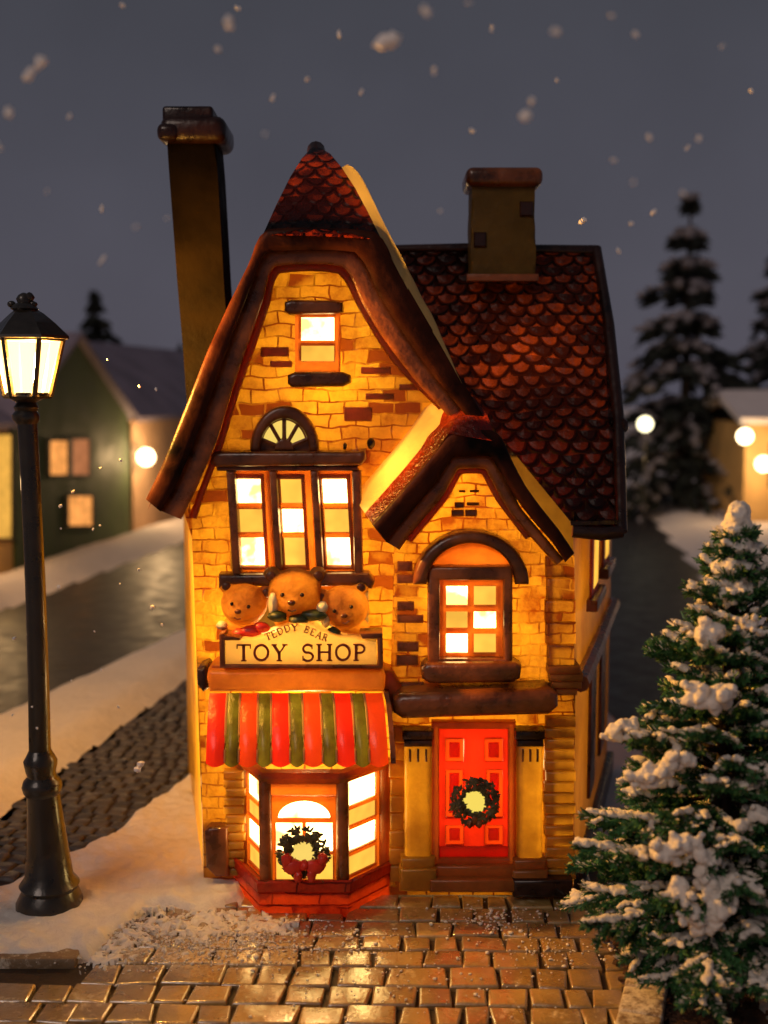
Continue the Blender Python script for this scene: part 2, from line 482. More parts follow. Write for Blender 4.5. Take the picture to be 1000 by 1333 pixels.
# --- walls (single porcelain skin, open where windows, signs and doors sit)
h_attic = rect(387, 409, 440, 484)
h_fan = arc(370, 585, 32, 38, 0, 180, 12)
h_tri = rect(300, 618, 462, 742)
h_sign = rect(296, 768, 480, 866)
h_corn = rect(280, 876, 490, 900)
h_awn = rect(280, 908, 492, 985)
h_bay = rect(322, 1008, 500, 1150)
h_quoL = rect(294, 1010, 316, 1140)
wl_out = [(266, 1165), (262, 1000), (258, 880), (250, 700), (240, 668), (252, 630), (272, 590), (300, 500), (345, 352), (352, 338), (458, 338), (452, 352), (502, 440), (566, 518), (556, 545), (520, 606), (492, 660), (496, 690), (521, 705), (520, 1165)]
bm = BM()
plate(bm, [wl_out, h_attic, h_fan, h_tri, h_sign, h_corn, h_awn, h_bay, h_quoL], YL)
part('wall', bm, M['brick'])

h_arch = rect(577, 757, 652, 856)
h_tymp = arc(612, 750, 52, 36, 0, 180, 12)
h_door = rect(568, 950, 666, 1120)
h_pilA = rect(528, 945, 560, 1150)
h_pilB = rect(676, 945, 706, 1152)
h_quoR = rect(714, 938, 742, 1140)
h_quoU = rect(716, 722, 744, 862)
wr_out = [(507, 1165), (508, 900), (514, 700), (540, 672), (590, 606), (598, 598), (636, 598), (645, 606), (690, 660), (745, 716), (749, 900), (746, 1165)]
bm = BM()
plate(bm, [wr_out, h_arch, h_tymp, h_door, h_pilA, h_pilB, h_quoR, h_quoU], YR)
part('wall', bm, M['brick_fine'])

# sides and back
bm = BM()
def quad(bm, a, b, c, d, mi=0):
    f = bm.faces.new([bm.verts.new(p) for p in (a, b, c, d)]); f.material_index = mi
pR0, pR1 = W(747, 1160, YR), W(746, 700, YR)
bR = 3.98
quad(bm, (pR0.x, YR, 0), (bR, 5.0, 0), (bR, 5.0, 5.3), (pR1.x, YR, 5.14))
# gable triangle of the rear roof on the right side
f = bm.faces.new([bm.verts.new(p) for p in ((3.00, -0.26, 5.06), (bR + .1, 5.0, 5.3), (3.12, 2.4, 8.72))])
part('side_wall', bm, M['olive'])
bm = BM()
pL0, pL1 = W(266, 1160, YL), W(250, 690, YL)
quad(bm, (pL0.x, YL, 0), (-3.5, 5.0, 0), (-3.5, 5.0, 5.25), (pL1.x, YL, 5.2))
quad(bm, (-3.5, 5.0, 0), (bR, 5.0, 0), (bR, 5.0, 5.6), (-3.5, 5.0, 5.6))
f = bm.faces.new([bm.verts.new(p) for p in ((-3.5, 5, 5.6), (1.2, 5, 5.6), (-0.9, 5, 9.8))])
part('side_wall', bm, M['smooth'])
# little return between the two fronts
bm = BM()
a0, a1 = W(508, 1160, YR), W(514, 700, YR)
b0, b1 = W(515, 1160, YL), W(521, 690, YL)
quad(bm, a0, b0, b1, a1)
part('wall_return', bm, M['smooth'])

bm = BM()
plate3(bm, [[Vector((pL0.x + .02, .02, .012)), Vector((pR0.x - .02, YR + .02, .012)), Vector((bR - .05, 4.95, .012)), Vector((-3.45, 4.95, .012))]], (0, 0, -.02), True, face_dir=Vector((0, 0, 1)))
bf = [(W(316, 1080, YL).x, .02), (W(346, 1080, -.72).x, -.70), (W(446, 1080, -.72).x, -.70), (W(500, 1080, YL).x, .02)]
plate3(bm, [[Vector((x_, y_, .012)) for x_, y_ in bf]], (0, 0, -.02), True, face_dir=Vector((0, 0, 1)))
part('light_block_plate', bm, M['black'])  # unseen dark plate, added to keep the bulbs from lighting the ground
# --- big gable roof
Lp = [(192, 664), (214, 612), (246, 530), (272, 462), (298, 405), (322, 352), (342, 306), (360, 266), (378, 230), (393, 206), (404, 194)]
Rp = [(628, 540), (602, 500), (572, 446), (545, 402), (520, 356), (497, 312), (478, 274), (462, 244), (445, 218), (430, 200), (418, 193)]
HIP_L0, HIP_R0 = 6, 5
def frontY(p, i, hip0, n, yf, yh):
    return yf if i <= hip0 else yf + (yh - yf) * ((i - hip0) / (n - 1 - hip0)) ** 0.9
nL = len(Lp)
YH = 0.9
Lw = [W(x, y, frontY(Lp, i, HIP_L0, nL, YLG, YH)) for i, (x, y) in enumerate(Lp)]
Rw = [W(x, y, frontY(Rp, i, HIP_R0, nL, YLG, YH)) for i, (x, y) in enumerate(Rp)]

def slope(pts, yb, snow=None, flare=0.0):
    """roof skin: rows follow the profile, columns run back; returns (tiles, snow) meshes with UVs in metres"""
    bt = BM(); uv = bt.loops.layers.uv.new('UVMap')
    bs = BM()
    L = [0.0]
    for a, b in zip(pts, pts[1:]):
        L.append(L[-1] + math.hypot(b.x - a.x, b.z - a.z))
    st = [snow(i) if snow else 0.0 for i in range(len(pts))]
    for i in range(len(pts) - 1):
        p, q = pts[i], pts[i + 1]
        y0, y1 = p.y + st[i], q.y + st[i + 1]
        n1 = len(pts) - 1
        vs = [(p.x, y0, p.z), (q.x, y1, q.z), (q.x + flare * (1 - (i + 1) / n1), yb, q.z), (p.x + flare * (1 - i / n1), yb, p.z)]
        f = bt.faces.new([bt.verts.new(v) for v in vs])
        for l, (uu, vv) in zip(f.loops, ((y0, -L[i]), (y1, -L[i + 1]), (yb, -L[i + 1]), (yb, -L[i]))):
            l[uv].uv = (uu + 40, vv + 40)
        if st[i] > 0.0 or st[i + 1] > 0.0:
            mid = 6
            prev = None
            for k in range(mid + 1):
                a = k / mid
                bul = 0.15 * math.sin(math.pi * a) ** 0.8
                c = [bs.verts.new((p.x + bul * .6 * min(1, st[i] * 3), p.y + st[i] * a, p.z + bul * min(1, st[i] * 8))), bs.verts.new((q.x + bul * .6 * min(1, st[i + 1] * 3), q.y + st[i + 1] * a, q.z + bul * min(1, st[i + 1] * 8)))]
                if prev: bs.faces.new([prev[0], prev[1], c[1], c[0]])
                prev = c
    bmesh.ops.remove_doubles(bt, verts=bt.verts, dist=0.0005)
    bmesh.ops.remove_doubles(bs, verts=bs.verts, dist=0.0005)
    return bt, bs

def dense(pts, k=3):
    out = []
    for a, b in zip(pts, pts[1:]):
        for j in range(k): out.append(a.lerp(b, j / k))
    out.append(pts[-1]); return out
RwD = dense(Rw, 4)
def big_snow(i):
    u = i / (len(RwD) - 1) * (nL - 1)
    if u < 1.2 or u > 7.9: return 0.0
    w = max(0.0, math.sin((u - 1.2) / 6.7 * math.pi)) ** 0.9
    return w * (1.05 if u > 3.8 else 0.22) * (0.9 + 0.35 * noise.noise(Vector((u * 1.3, 2.2, 0)))) + 0.001
bt, _ = slope(dense(Lw, 2), 5.2, None, -0.85)
roofL = part('roof', bt, M['tile'])
bt, bs = slope(RwD, 5.2, big_snow)
roofR = part('roof', bt, M['tile'])
part('snow_patch', bs, M['cream'], roofR)
# clipped front of the gable
bm = BM()
n = nL - HIP_L0
la = [Lw[HIP_L0 + k] for k in range(nL - HIP_L0)]
ra = [Rw[HIP_R0 + k] for k in range(nL - HIP_R0)]
def resample(p, m):
    out = []
    for k in range(m + 1):
        s = k / m * (len(p) - 1); i = min(int(s), len(p) - 2)
        out.append(p[i].lerp(p[i + 1], s - i))
    return out
la, ra = resample(la, 10), resample(ra, 10)
grid = []
for a, b in zip(la, ra):
    row = []
    for k in range(9):
        s = k / 8
        q = a.lerp(b, s)
        q.y -= 0.10 * math.sin(math.pi * s) * (1 if 0 < s < 1 else 0)
        row.append(bm.verts.new(q))
    grid.append(row)
uvl = bm.loops.layers.uv.new('UVMap')
for i in range(10):
    for k in range(8):
        f = bm.faces.new([grid[i][k], grid[i][k + 1], grid[i + 1][k + 1], grid[i + 1][k]])
        for l in f.loops: l[uvl].uv = (l.vert.co.x + 40, -l.vert.co.z * 1.25 + 40)
part('roof_hip', bm, M['tilehip'])
# ridge cap
bm = BM()
top = W(411, 197, YH)
tube(bm, [(top.x, YH - 0.25, top.z - 0.25), (top.x, YH + 0.1, top.z + 0.03), (top.x, 2.0, top.z + 0.03), (top.x, 5.2, top.z)], [0.07, 0.125, 0.13, 0.12], 12)
part('ridge_cap', bm, M['black'])

def catmull(p, k=4):
    out = []
    n = len(p)
    for i in range(n - 1):
        a, b, c, d = [Vector(q) for q in (p[max(i - 1, 0)], p[i], p[i + 1], p[min(i + 2, n - 1)])]
        for j in range(k):
            t = j / k
            cr = 0.5 * ((2 * b) + (c - a) * t + (2 * a - 5 * b + 4 * c - d) * t * t + (3 * b - a - 3 * c + d) * t ** 3)
            out.append(tuple(b.lerp(c, t).lerp(cr, 0.55)))
    out.append(tuple(p[-1])); return out
def band(outer, inner, Y, thick, bulge, mat, name, parent=shop):
    """a rounded board running between two px outlines that have the same number of points"""
    bm = BM()
    o_, i_ = catmull(outer), catmull(inner)
    rings = []
    K = 7
    for a, b in zip(o_, i_):
        a, b = Vector(a), Vector(b)
        pts = [W(a.x, a.y, Y + thick)]
        for k in range(K + 1):
            s_ = k / K
            p = a.lerp(b, s_)
            e = 1 - (2 * s_ - 1) ** 4
            nz = 0.02 * noise.noise(Vector((p.x * .02, p.y * .02, Y)))
            pts.append(W(p.x, p.y, Y + bulge - bulge * e + nz))
        pts.append(W(b.x, b.y, Y + thick))
        rings.append([bm.verts.new(q) for q in pts])
    n = len(rings[0])
    for r0, r1 in zip(rings, rings[1:]):
        for k in range(n): bm.faces.new([r0[k], r0[(k + 1) % n], r1[(k + 1) % n], r1[k]])
    bm.faces.new(rings[0][::-1]); bm.faces.new(rings[-1])
    bmesh.ops.recalc_face_normals(bm, faces=bm.faces)
    return part(name, bm, mat, parent, angle=60)

clipL, clipR = (336, 322), (470, 322)
outer = [(190, 650), (212, 604), (245, 521), (271, 455), (297, 398), (323, 345), (349, 298), (487, 301), (517, 350), (546, 400), (573, 446), (602, 496), (630, 542)]
inner = [(209, 666), (233, 624), (262, 552), (285, 486), (308, 422), (329, 368), (350, 328), (462, 328), (494, 384), (520, 426), (546, 464), (570, 496), (606, 540)]
band(outer, inner, YLG - 0.02, 0.34, 0.03, M['roofedge'], 'bargeboard')
o2 = [(207, 664), (231, 620), (260, 548), (283, 482), (306, 418), (327, 364), (348, 324), (465, 324), (496, 380), (522, 422), (549, 460), (573, 492), (608, 536)]
i2 = [(236, 676), (256, 636), (282, 574), (303, 506), (325, 442), (342, 392), (358, 347), (446, 347), (472, 396), (496, 436), (524, 474), (548, 504), (590, 548)]
band(o2, i2, YLG + 0.12, 0.28, 0.035, M['redbrown'], 'moulding')
o3 = [(246, 672), (262, 630), (284, 570), (305, 500), (327, 436), (344, 386), (357, 343), (448, 343), (476, 394), (500, 434), (528, 472), (580, 526)]
i3 = [(256, 676), (270, 634), (292, 576), (312, 510), (334, 448), (351, 398), (364, 356), (440, 356), (466, 400), (492, 444), (518, 480), (572, 534)]
band(o3, i3, YLG + 0.36, 0.22, 0.04, M['orange'], 'moulding')

# --- rear roof with the fish-scale tiles (slope towards the street)
RZ0, RZ1 = 5.16, 8.83
def rear(X, Y): return Vector((X, Y, RZ0 + (RZ1 - RZ0) * (Y + 0.15) / 2.55))
bm = BM(); uvl = bm.loops.layers.uv.new('UVMap')
outl = [(-0.35, 2.4), (3.16, 2.4), (3.20, 1.6), (3.18, 0.7), (3.05, -0.30), (2.5, -0.30), (1.12, 0.92), (0.85, 1.05)]
f = bm.faces.new([bm.verts.new(rear(*p)) for p in outl])
for l, p in zip(f.loops, outl): l[uvl].uv = (p[0] + 40, -p[1] * 1.75 + 40)
part('roof', bm, M['tile'])
bm = BM(); uvl = bm.loops.layers.uv.new('UVMap')
f = bm.faces.new([bm.verts.new(p) for p in ((-0.35, 2.4, RZ1), (3.22, 2.4, RZ1), (4.2, 5.3, 5.3), (-0.35, 5.3, 5.3))])
for l in f.loops: l[uvl].uv = (l.vert.co.x + 40, l.vert.co.y * 1.7 + 40)
part('roof', bm, M['tile'])
# verge and eave rolls of the rear roof
bm = BM()
tube(bm, [rear(3.15, 2.42) + Vector((0, 0, -.02)), rear(3.20, 1.6), rear(3.18, 0.7), rear(3.05, -0.30)], [0.08, 0.085, 0.085, 0.08], 10)
blob(bm, rear(3.24, 0.62), (0.07, 0.10, 0.10), 2, 0.2)
part('verge', bm, M['black'])
bm = BM()
tube(bm, [rear(2.42, -0.30), rear(2.8, -0.32), rear(3.06, -0.30)], [0.08, 0.09, 0.085], 10)
plate3(bm, [[Vector((2.4, -0.3, 5.02)), Vector((3.06, -0.3, 5.04)), Vector((4.1, 5.0, 5.3)), Vector((3.0, 5.0, 5.3))]], (0, 0, 0.05))
part('eave', bm, M['black'])
bm = BM()
tube(bm, [Vector((0.0, 2.4, RZ1)), Vector((1.2, 2.4, RZ1 + 0.02)), Vector((2.2, 2.4, RZ1)), Vector((3.14, 2.42, RZ1 - 0.02))], [0.06, 0.07, 0.07, 0.085], 10)
part('ridge_cap', bm, M['black'])

# --- small gable
sL = [(486, 684), (512, 655), (542, 620), (566, 590), (584, 564), (594, 545), (604, 526), (612, 516)]
sR = [(744, 722), (722, 694), (698, 662), (676, 630), (660, 602), (648, 575), (634, 540), (618, 516)]
YSH = -0.25
def sw(pr_, h): return [W(x, y, YRG if i <= h else YRG + (YSH - YRG) * (i - h) / (7 - h)) for i, (x, y) in enumerate(pr_)]
sLw, sRw = sw(sL, 4), sw(sR, 5)
sLd, sRd = dense(sLw, 4), dense(sRw, 4)
def slope2(pts, rows_back, snow_from, snow_to, sweep=(0, 0)):
    """like slope() but with tiles in front, snow behind"""
    bt = BM(); uv = bt.loops.layers.uv.new('UVMap'); bs = BM()
    L = [0.0]
    for a, b in zip(pts, pts[1:]): L.append(L[-1] + math.hypot(b.x - a.x, b.z - a.z))
    for i in range(len(pts) - 1):
        p, q = pts[i], pts[i + 1]
        def strip(b_, f0, f1, g0, g1, isuv):
            sx_, sz_ = sweep
            P_ = lambda o, d_: (o.x + sx_ * d_, o.y + d_, o.z + sz_ * d_)
            f = b_.faces.new([b_.verts.new(v) for v in (P_(p, f0), P_(q, f1), P_(q, g1), P_(p, g0))])
            if isuv:
                for l, (uu, vv) in zip(f.loops, ((f0, -L[i]), (f1, -L[i + 1]), (g1, -L[i + 1]), (g0, -L[i]))): l[uv].uv = (uu + 40, vv + 40)
        a0, a1 = snow_from(i), snow_from(i + 1)
        b0, b1 = snow_to(i), snow_to(i + 1)
        e0, e1 = rows_back - p.y, rows_back - q.y
        strip(bt, 0, 0, a0, a1, True)
        if b0 - a0 > 1e-3 or b1 - a1 > 1e-3: strip(bs, a0, a1, b0, b1, False)
        strip(bt, b0, b1, e0, e1, True)
    for b_ in (bt, bs): bmesh.ops.remove_doubles(b_, verts=b_.verts, dist=0.0005)
    return bt, bs
NS = len(sLd) - 1
def lf(i): return 0.30 + 0.06 * noise.noise(Vector((i * 0.35, 7, 0)))
def lt(i):
    u = i / NS
    return lf(i) + (0.50 * min(1, (0.97 - u) * 6) if u < 0.97 else 0.0)
bt, bs = slope2(sLd, 0.35, lf, lt, (-0.36, 0.40))
rf = part('roof', bt, M['tile2'])
part('snow_patch', bs, M['cream'], rf)
def rf_(i): return 0.22 + 0.10 * noise.noise(Vector((i * 0.4, 3, 0)))
def rt_(i):
    u = i / NS
    return rf_(i) + (0.8 * math.sin(min(1, max(0, (u - 0.02) / 0.58)) * math.pi) ** 0.6 if 0.02 < u < 0.60 else 0.0)
bt, bs = slope2(sRd, 1.0, rf_, rt_)
rf = part('roof', bt, M['tile2'])
part('snow_patch', bs, M['cream'], rf)
bm = BM()
la, ra = resample(sLw[4:], 8), resample(sRw[5:], 8)
grid = [[bm.verts.new(a.lerp(b, k / 6) - Vector((0, 0.08 * math.sin(math.pi * k / 6), 0))) for k in range(7)] for a, b in zip(la, ra)]
for i in range(8):
    for k in range(6): bm.faces.new([grid[i][k], grid[i][k + 1], grid[i + 1][k + 1], grid[i + 1][k]])
part('roof_hip', bm, M['tile2'])
so = [(484, 682), (511, 652), (541, 617), (565, 587), (582, 566), (596, 560), (640, 560), (654, 572), (668, 602), (684, 632), (704, 660), (728, 690), (748, 720)]
si = [(503, 706), (518, 686), (546, 654), (569, 626), (584, 604), (593, 594), (636, 594), (645, 604), (662, 634), (679, 659), (701, 686), (719, 706), (736, 732)]
bb = band(so, si, YRG - 0.02, 0.32, 0.04, M['roofedge'], 'bargeboard')
so2 = [(501, 704), (516, 683), (544, 650), (567, 622), (582, 600), (591, 591), (638, 591), (647, 601), (664, 632), (678, 661), (700, 687), (734, 728)]
si2 = [(520, 716), (534, 696), (558, 668), (579, 642), (592, 618), (598, 610), (630, 610), (636, 618), (652, 648), (668, 672), (690, 698), (724, 736)]
band(so2, si2, YRG + 0.16, 0.24, 0.05, M['redbrown'], 'moulding')
so3 = [(528, 702), (556, 668), (578, 642), (591, 617), (597, 609), (631, 609), (637, 617), (653, 647), (692, 698)]
si3 = [(536, 706), (563, 674), (584, 648), (597, 624), (602, 617), (626, 617), (631, 624), (646, 652), (684, 702)]
band(so3, si3, YRG + 0.34, 0.20, 0.03, M['orange'], 'moulding')
# arched number plate of dark bricks under the small gable
bm = BM()
for x0, y0, x1, y1 in ((588, 664, 604, 672), (606, 664, 621, 672), (592, 654, 604, 661), (608, 654, 624, 658), (598, 638, 606, 641), (612, 638, 624, 641)):
    plate(bm, [rect(x0, y0, x1, y1)], YR - 0.035, 0.05, True, 0.015, 1)
part('dark_bricks', bm, M['brown'])

# --- chimneys
def chimney(bot, top, Y, depth, mat, name='chimney'):
    """bot, top: (xl, xr, y) photo edges"""
    bm = BM()
    b0, b1 = W(bot[0], bot[2], Y), W(bot[1], bot[2], Y)
    t0, t1 = W(top[0], top[2], Y), W(top[1], top[2], Y)
    n = 10
    rings = []
    for k in range(n + 1):
        s = k / n
        l, r = b0.lerp(t0, s), b1.lerp(t1, s)
        w = 0.012 * noise.noise(Vector((k * 0.9, Y, 1)))
        rings.append([bm.verts.new(v) for v in ((l.x + w, Y, l.z), (r.x + w, Y, r.z), (r.x + w, Y + depth, r.z), (l.x + w, Y + depth, l.z))])
    for i in range(n):
        for k in range(4): bm.faces.new([rings[i][k], rings[i][(k + 1) % 4], rings[i + 1][(k + 1) % 4], rings[i + 1][k]])
    bm.faces.new(rings[0][::-1]); bm.faces.new(rings[-1])
    vert = [e for e in bm.edges if abs((e.verts[0].co - e.verts[1].co).normalized().z) > 0.7]
    bmesh.ops.bevel(bm, geom=vert, offset=0.06, segments=3, affect='EDGES', profile=0.5)
    return part(name, bm, mat)
def cap_ring(ch, x0, x1, y0, y1, Y, depth, bevel, name, mat):
    bm = BM()
    a, b = W(x0, y1, Y), W(x1, y0, Y)
    box(bm, ((a.x + b.x) / 2, Y + depth / 2, (a.z + b.z) / 2), (b.x - a.x, depth, b.z - a.z), None, bevel, 4)
    part(name, bm, mat, ch)
ch = chimney((252, 308, 640), (216, 280, 172), 1.3, 0.8, M['chim'])
cap_ring(ch, 207, 293, 148, 184, 1.16, 1.05, 0.14, 'chimney_cap', M['black'])
cap_ring(ch, 211, 277, 137, 160, 1.22, 0.95, 0.05, 'chimney_pot', M['black'])
cap_ring(ch, 203, 232, 158, 182, 1.12, 0.5, 0.1, 'chimney_corbel', M['black'])
# right chimney on the rear roof
ch = chimney((612, 698, 362), (615, 696, 228), 1.75, 0.7, M['chim2'])
cap_ring(ch, 607, 708, 216, 241, 1.63, 0.95, 0.10, 'chimney_cap', M['brown'])
bm = BM()
for (x0, y0, x1, y1) in ((677, 262, 694, 281), (617, 302, 633, 321)):
    plate(bm, [rect(x0, y0, x1, y1)], 1.71, 0.06, True, 0.015, 1)
part('dark_bricks', bm, M['black'], ch)
bm = BM()
plate(bm, [rect(608, 356, 702, 366)], 1.66, 0.12, True, 0.03, 2)
part('flashing', bm, M['brown'], ch)

# --- windows
def grid_window(name, x0, y0, x1, y1, xs, ys, pat, Y, frame_mat, depth=0.10, par=shop, lean=0.0):
    """porcelain frame, open at the back, with one mesh of lit panes of two kinds"""
    bm = BM()
    def sk(p): return (p[0] + lean * (p[1] - y0), p[1])
    holes = [[sk(q) for q in rect(a, c, b, d)] for (c, d) in ys for (a, b) in xs]
    plate(bm, [[sk(q) for q in rect(x0, y0, x1, y1)]] + holes, Y - depth, depth * 0.8, False, 0.012, 2)
    fr = part(name, bm, frame_mat, par)
    bm = BM()
    k = 0
    for r, (c, d) in enumerate(ys):
        for q, (a, b) in enumerate(xs):
            plate(bm, [[sk(z) for z in rect(a - 1, c - 1, b + 1, d + 1)]], Y - depth + 0.05, 0.0, mi=pat[r][q])
    part('pane', bm, [M['white_pane'], M['yellow_pane'], M['cream_pane']], fr)
    return fr

# attic window
aw = grid_window('window', 384, 404, 443, 488, [(392, 435)], [(413, 443), (450, 470)], [[0], [1]], YL, M['orange'], 0.08)
bm = BM(); plate(bm, [[(370, 393), (378, 390), (436, 391), (446, 394), (446, 406), (438, 408), (376, 409), (370, 405)]], YL - 0.22, 0.24, True, 0.05, 3)
part('lintel', bm, M['brown'], aw)
bm = BM(); plate(bm, [[(374, 488), (384, 484), (446, 484), (456, 488), (456, 498), (446, 503), (380, 504), (374, 500)]], YL - 0.26, 0.28, True, 0.06, 3)
part('sill', bm, M['brown'], aw)

# fanlight
bm = BM()
plate(bm, [arc(370, 588, 45, 60, 0, 180, 20) + [(325, 590), (415, 590)][0:0] + arc(370, 588, 32, 43, 180, 0, 20)], YL - 0.2, 0.22, True, 0.06, 3)
fan = part('fanlight', bm, M['brown'])
bm = BM()
for a0, a1 in ((18, 50), (58, 86), (94, 122), (130, 162)):
    plate(bm, [arc(370, 584, 29, 37, a0, a1, 6) + arc(370, 584, 12, 14, a1 - 4, a0 + 4, 4)], YL - 0.07, 0.0)
part('pane', bm, M['cream_pane'], fan)
bm = BM()
plate(bm, [arc(370, 588, 33, 44, 0, 180, 16)], YL - 0.03, 0.02)
for a in (18, 54, 90, 126, 162):
    c0, c1 = W(370, 584, YL - 0.09), W(370 + 32 * math.cos(R(a)), 584 - 41 * math.sin(R(a)), YL - 0.09)
    tube(bm, [c0, c1], 0.028, 6)
plate(bm, [arc(370, 586, 13, 15, 0, 180, 10)], YL - 0.12, 0.1, True, 0.03, 2)
part('glazing_bars', bm, M['brown'], fan)

# three-light window under its cornice
bm = BM()
plate(bm, [[(274, 592), (280, 588), (468, 588), (476, 585), (477, 598), (470, 606), (280, 608), (274, 604)]], YL - 0.34, 0.36, True, 0.06, 3)
plate(bm, [rect(282, 607, 466, 613)], YL - 0.24, 0.26, True, 0.02, 2)
co = part('cornice', bm, M['brown'])
bm = BM()
c = W(483, 577, YL - 0.15); blob(bm, c, (0.055, 0.08, 0.075), 2, 0.2)
c = W(449, 581, YL - 0.12); blob(bm, c, (0.03, 0.05, 0.05), 1, 0.2)
part('finial', bm, M['black'], co)
for (x0, x1, pat) in ((296, 350, [[0], [1], [0]]), (350, 404, [[1], [0], [1]]), (404, 464, [[0], [1], [0]])):
    xa = {296: (304, 338), 350: (364, 391), 404: (419, 450)}[x0]
    w = grid_window('window', x0, 613, x1, 746, [xa], [(624, 655), (663, 693), (700, 736)], pat, YL, M['orange'], 0.09, lean=0.06)
    bm = BM()
    xa_, xb_ = x0 + (0 if x0 != 296 else -2), x0 + 10
    plate(bm, [[(xa_, 613), (xb_, 613), (xb_ + 8, 748), (xa_ + 8, 748)]], YL - 0.24, 0.24, True, 0.04, 2)
    if x0 == 404:
        plate(bm, [[(458, 613), (470, 613), (473, 752), (461, 752)]], YL - 0.24, 0.24, True, 0.04, 2)
    part('mullion', bm, M['redbrown'], w)
    bm = BM()
    a, b = xa
    plate(bm, [[(a - 5, 618), (b + 5, 618), (b + 12, 742), (a + 3, 742)], [(a - 1, 623), (b + 1, 623), (b + 7, 738), (a + 6, 738)]], YL - 0.13, 0.05, True, 0.012, 2)
    part('sash', bm, M['tan'], w)
bm = BM()
plate(bm, [[(284, 748), (480, 746), (488, 758), (484, 768), (470, 764), (300, 764), (284, 767)]], YL - 0.30, 0.3, True, 0.06, 3)
part('sill', bm, M['brown'])

# arched window on the right front
aw = grid_window('window', 566, 744, 660, 864, [(581, 609), (617, 646)], [(763, 788), (796, 818), (825, 850)], [[0, 1], [1, 0], [0, 1]], YR, M['orange'], 0.09)
bm = BM()
plate(bm, [rect(557, 738, 668, 872), rect(573, 756, 656, 858)], YR - 0.24, 0.2, True, 0.05, 3)
part('frame', bm, M['redbrown'], aw)
bm = BM()
plate(bm, [arc(614, 762, 76, 70, 0, 180, 22) + arc(614, 762, 58, 54, 180, 0, 22)], YR - 0.32, 0.34, True, 0.07, 3)
part('hood', bm, M['brown'], aw)
bm = BM()
plate(bm, [arc(614, 752, 60, 46, 0, 180, 18)], YR - 0.06, 0.05, False, 0.02, 2)
part('tympanum', bm, M['orange'], aw)
bm = BM()
plate(bm, [[(549, 870), (556, 864), (672, 863), (680, 868), (678, 884), (668, 890), (560, 891), (550, 885)]], YR - 0.36, 0.38, True, 0.07, 3)
part('sill', bm, M['brown'], aw)

# dark ledge over the door
bm = BM()
plate(bm, [[(512, 912), (522, 904), (716, 898), (728, 906), (728, 922), (716, 932), (524, 938), (512, 930)]], YR - 0.52, 0.55, True, 0.12, 4)
part('ledge', bm, M['brown'])
# brick corbel at the right corner and the moulding that runs back from it
bm = BM()
for k, (x0, x1, y0, y1) in enumerate(((714, 756, 868, 878), (716, 760, 878, 888), (718, 758, 888, 897), (724, 752, 897, 906))):
    plate(bm, [rect(x0, y0, x1, y1)], YR - 0.22 + 0.03 * (k == 3), 0.5, True, 0.03, 2)
part('corbel', bm, M['tan'])
bm = BM()
a = W(756, 890, YR + 0.1)
b = Vector((bR + 0.06, 5.0, a.z + 0.12))
tube(bm, [a, a.lerp(b, .33) + Vector((0.02, 0, .02)), a.lerp(b, .66), b], 0.12, 8)
part('string_course', bm, M['brown'])
# plain plinth stones and side windows on the right wall
def sidept(s, z, off=0.0):
    p = Vector((pR0.x, YR, 0)).lerp(Vector((bR, 5.0, 0)), s)
    nn = Vector((5.0 - YR, -(bR - pR0.x), 0)).normalized()
    return Vector((p.x, p.y, z)) + nn * off
snn = Vector((5.0 - YR, -(bR - pR0.x), 0)).normalized()
for s0, s1, z0, z1, mt in ((0.22, 0.42, 3.85, 5.2, M['orange']), (0.58, 0.78, 4.0, 5.3, M['orange'])):
    bm = BM()
    plate3(bm, [[sidept(s0, z0, .06), sidept(s1, z0, .06), sidept(s1, z1, .06), sidept(s0, z1, .06)]], -snn * 0.04, True, 0.02)
    w = part('window', bm, mt)
    bm = BM()
    plate3(bm, [[sidept(s0 + .035, z0 + .1, .065), sidept(s1 - .035, z0 + .1, .065), sidept(s1 - .035, z1 - .1, .065), sidept(s0 + .035, z1 - .1, .065)]], (0, 0, 0), face_dir=snn)
    part('pane', bm, M['yellow_pane'], w)
    bm = BM()
    plate3(bm, [[sidept(s0 - .03, z0 - .16, .16), sidept(s1 + .03, z0 - .16, .16), sidept(s1 + .03, z0, .16), sidept(s0 - .03, z0, .16)]], -snn * 0.16, True, 0.03)
    part('sill', bm, M['brown'], w)
for s0, s1, z0, z1 in ((0.30, 0.44, 0.8, 2.6), (0.62, 0.76, 0.9, 2.7)):
    bm = BM()
    plate3(bm, [[sidept(s0, z0, .05), sidept(s1, z0, .05), sidept(s1, z1, .05), sidept(s0, z1, .05)]], -snn * 0.05, True, 0.02)
    part('shutter', bm, M['brown'])
bm = BM()
plate3(bm, [[sidept(0, 0, .12), sidept(1, 0, .12), sidept(1, .35, .12), sidept(0, .35, .12)]], -snn * 0.12, True, 0.03)
part('plinth', bm, M['black'])

# --- door
bm = BM()
plate(bm, [rect(562, 940, 672, 1128), rect(572, 950, 662, 1118)], YR - 0.14, 0.14, False, 0.03, 3)
df = part('door_frame', bm, M['orange'])
bm = BM()
dp = [(580, 962, 604, 992), (631, 962, 655, 992), (580, 1002, 603, 1064), (633, 1002, 655, 1064), (580, 1074, 604, 1100), (631, 1074, 655, 1100)]
plate(bm, [rect(570, 948, 664, 1120)] + [rect(*q) for q in dp], YR - 0.06, 0.045, False, 0.012, 2)
dr = part('door', bm, M['red'])
bm = BM()
for (x0, y0, x1, y1) in dp:
    plate(bm, [rect(x0 + .5, y0 + .5, x1 - .5, y1 - .5)], YR - 0.03, 0.0)
    plate(bm, [rect(x0 + 5, y0 + 5, x1 - 5, y1 - 5)], YR - 0.058, 0.026, False, 0.02, 2)
part('door_panels', bm, M['redo'], dr)
bm = BM()
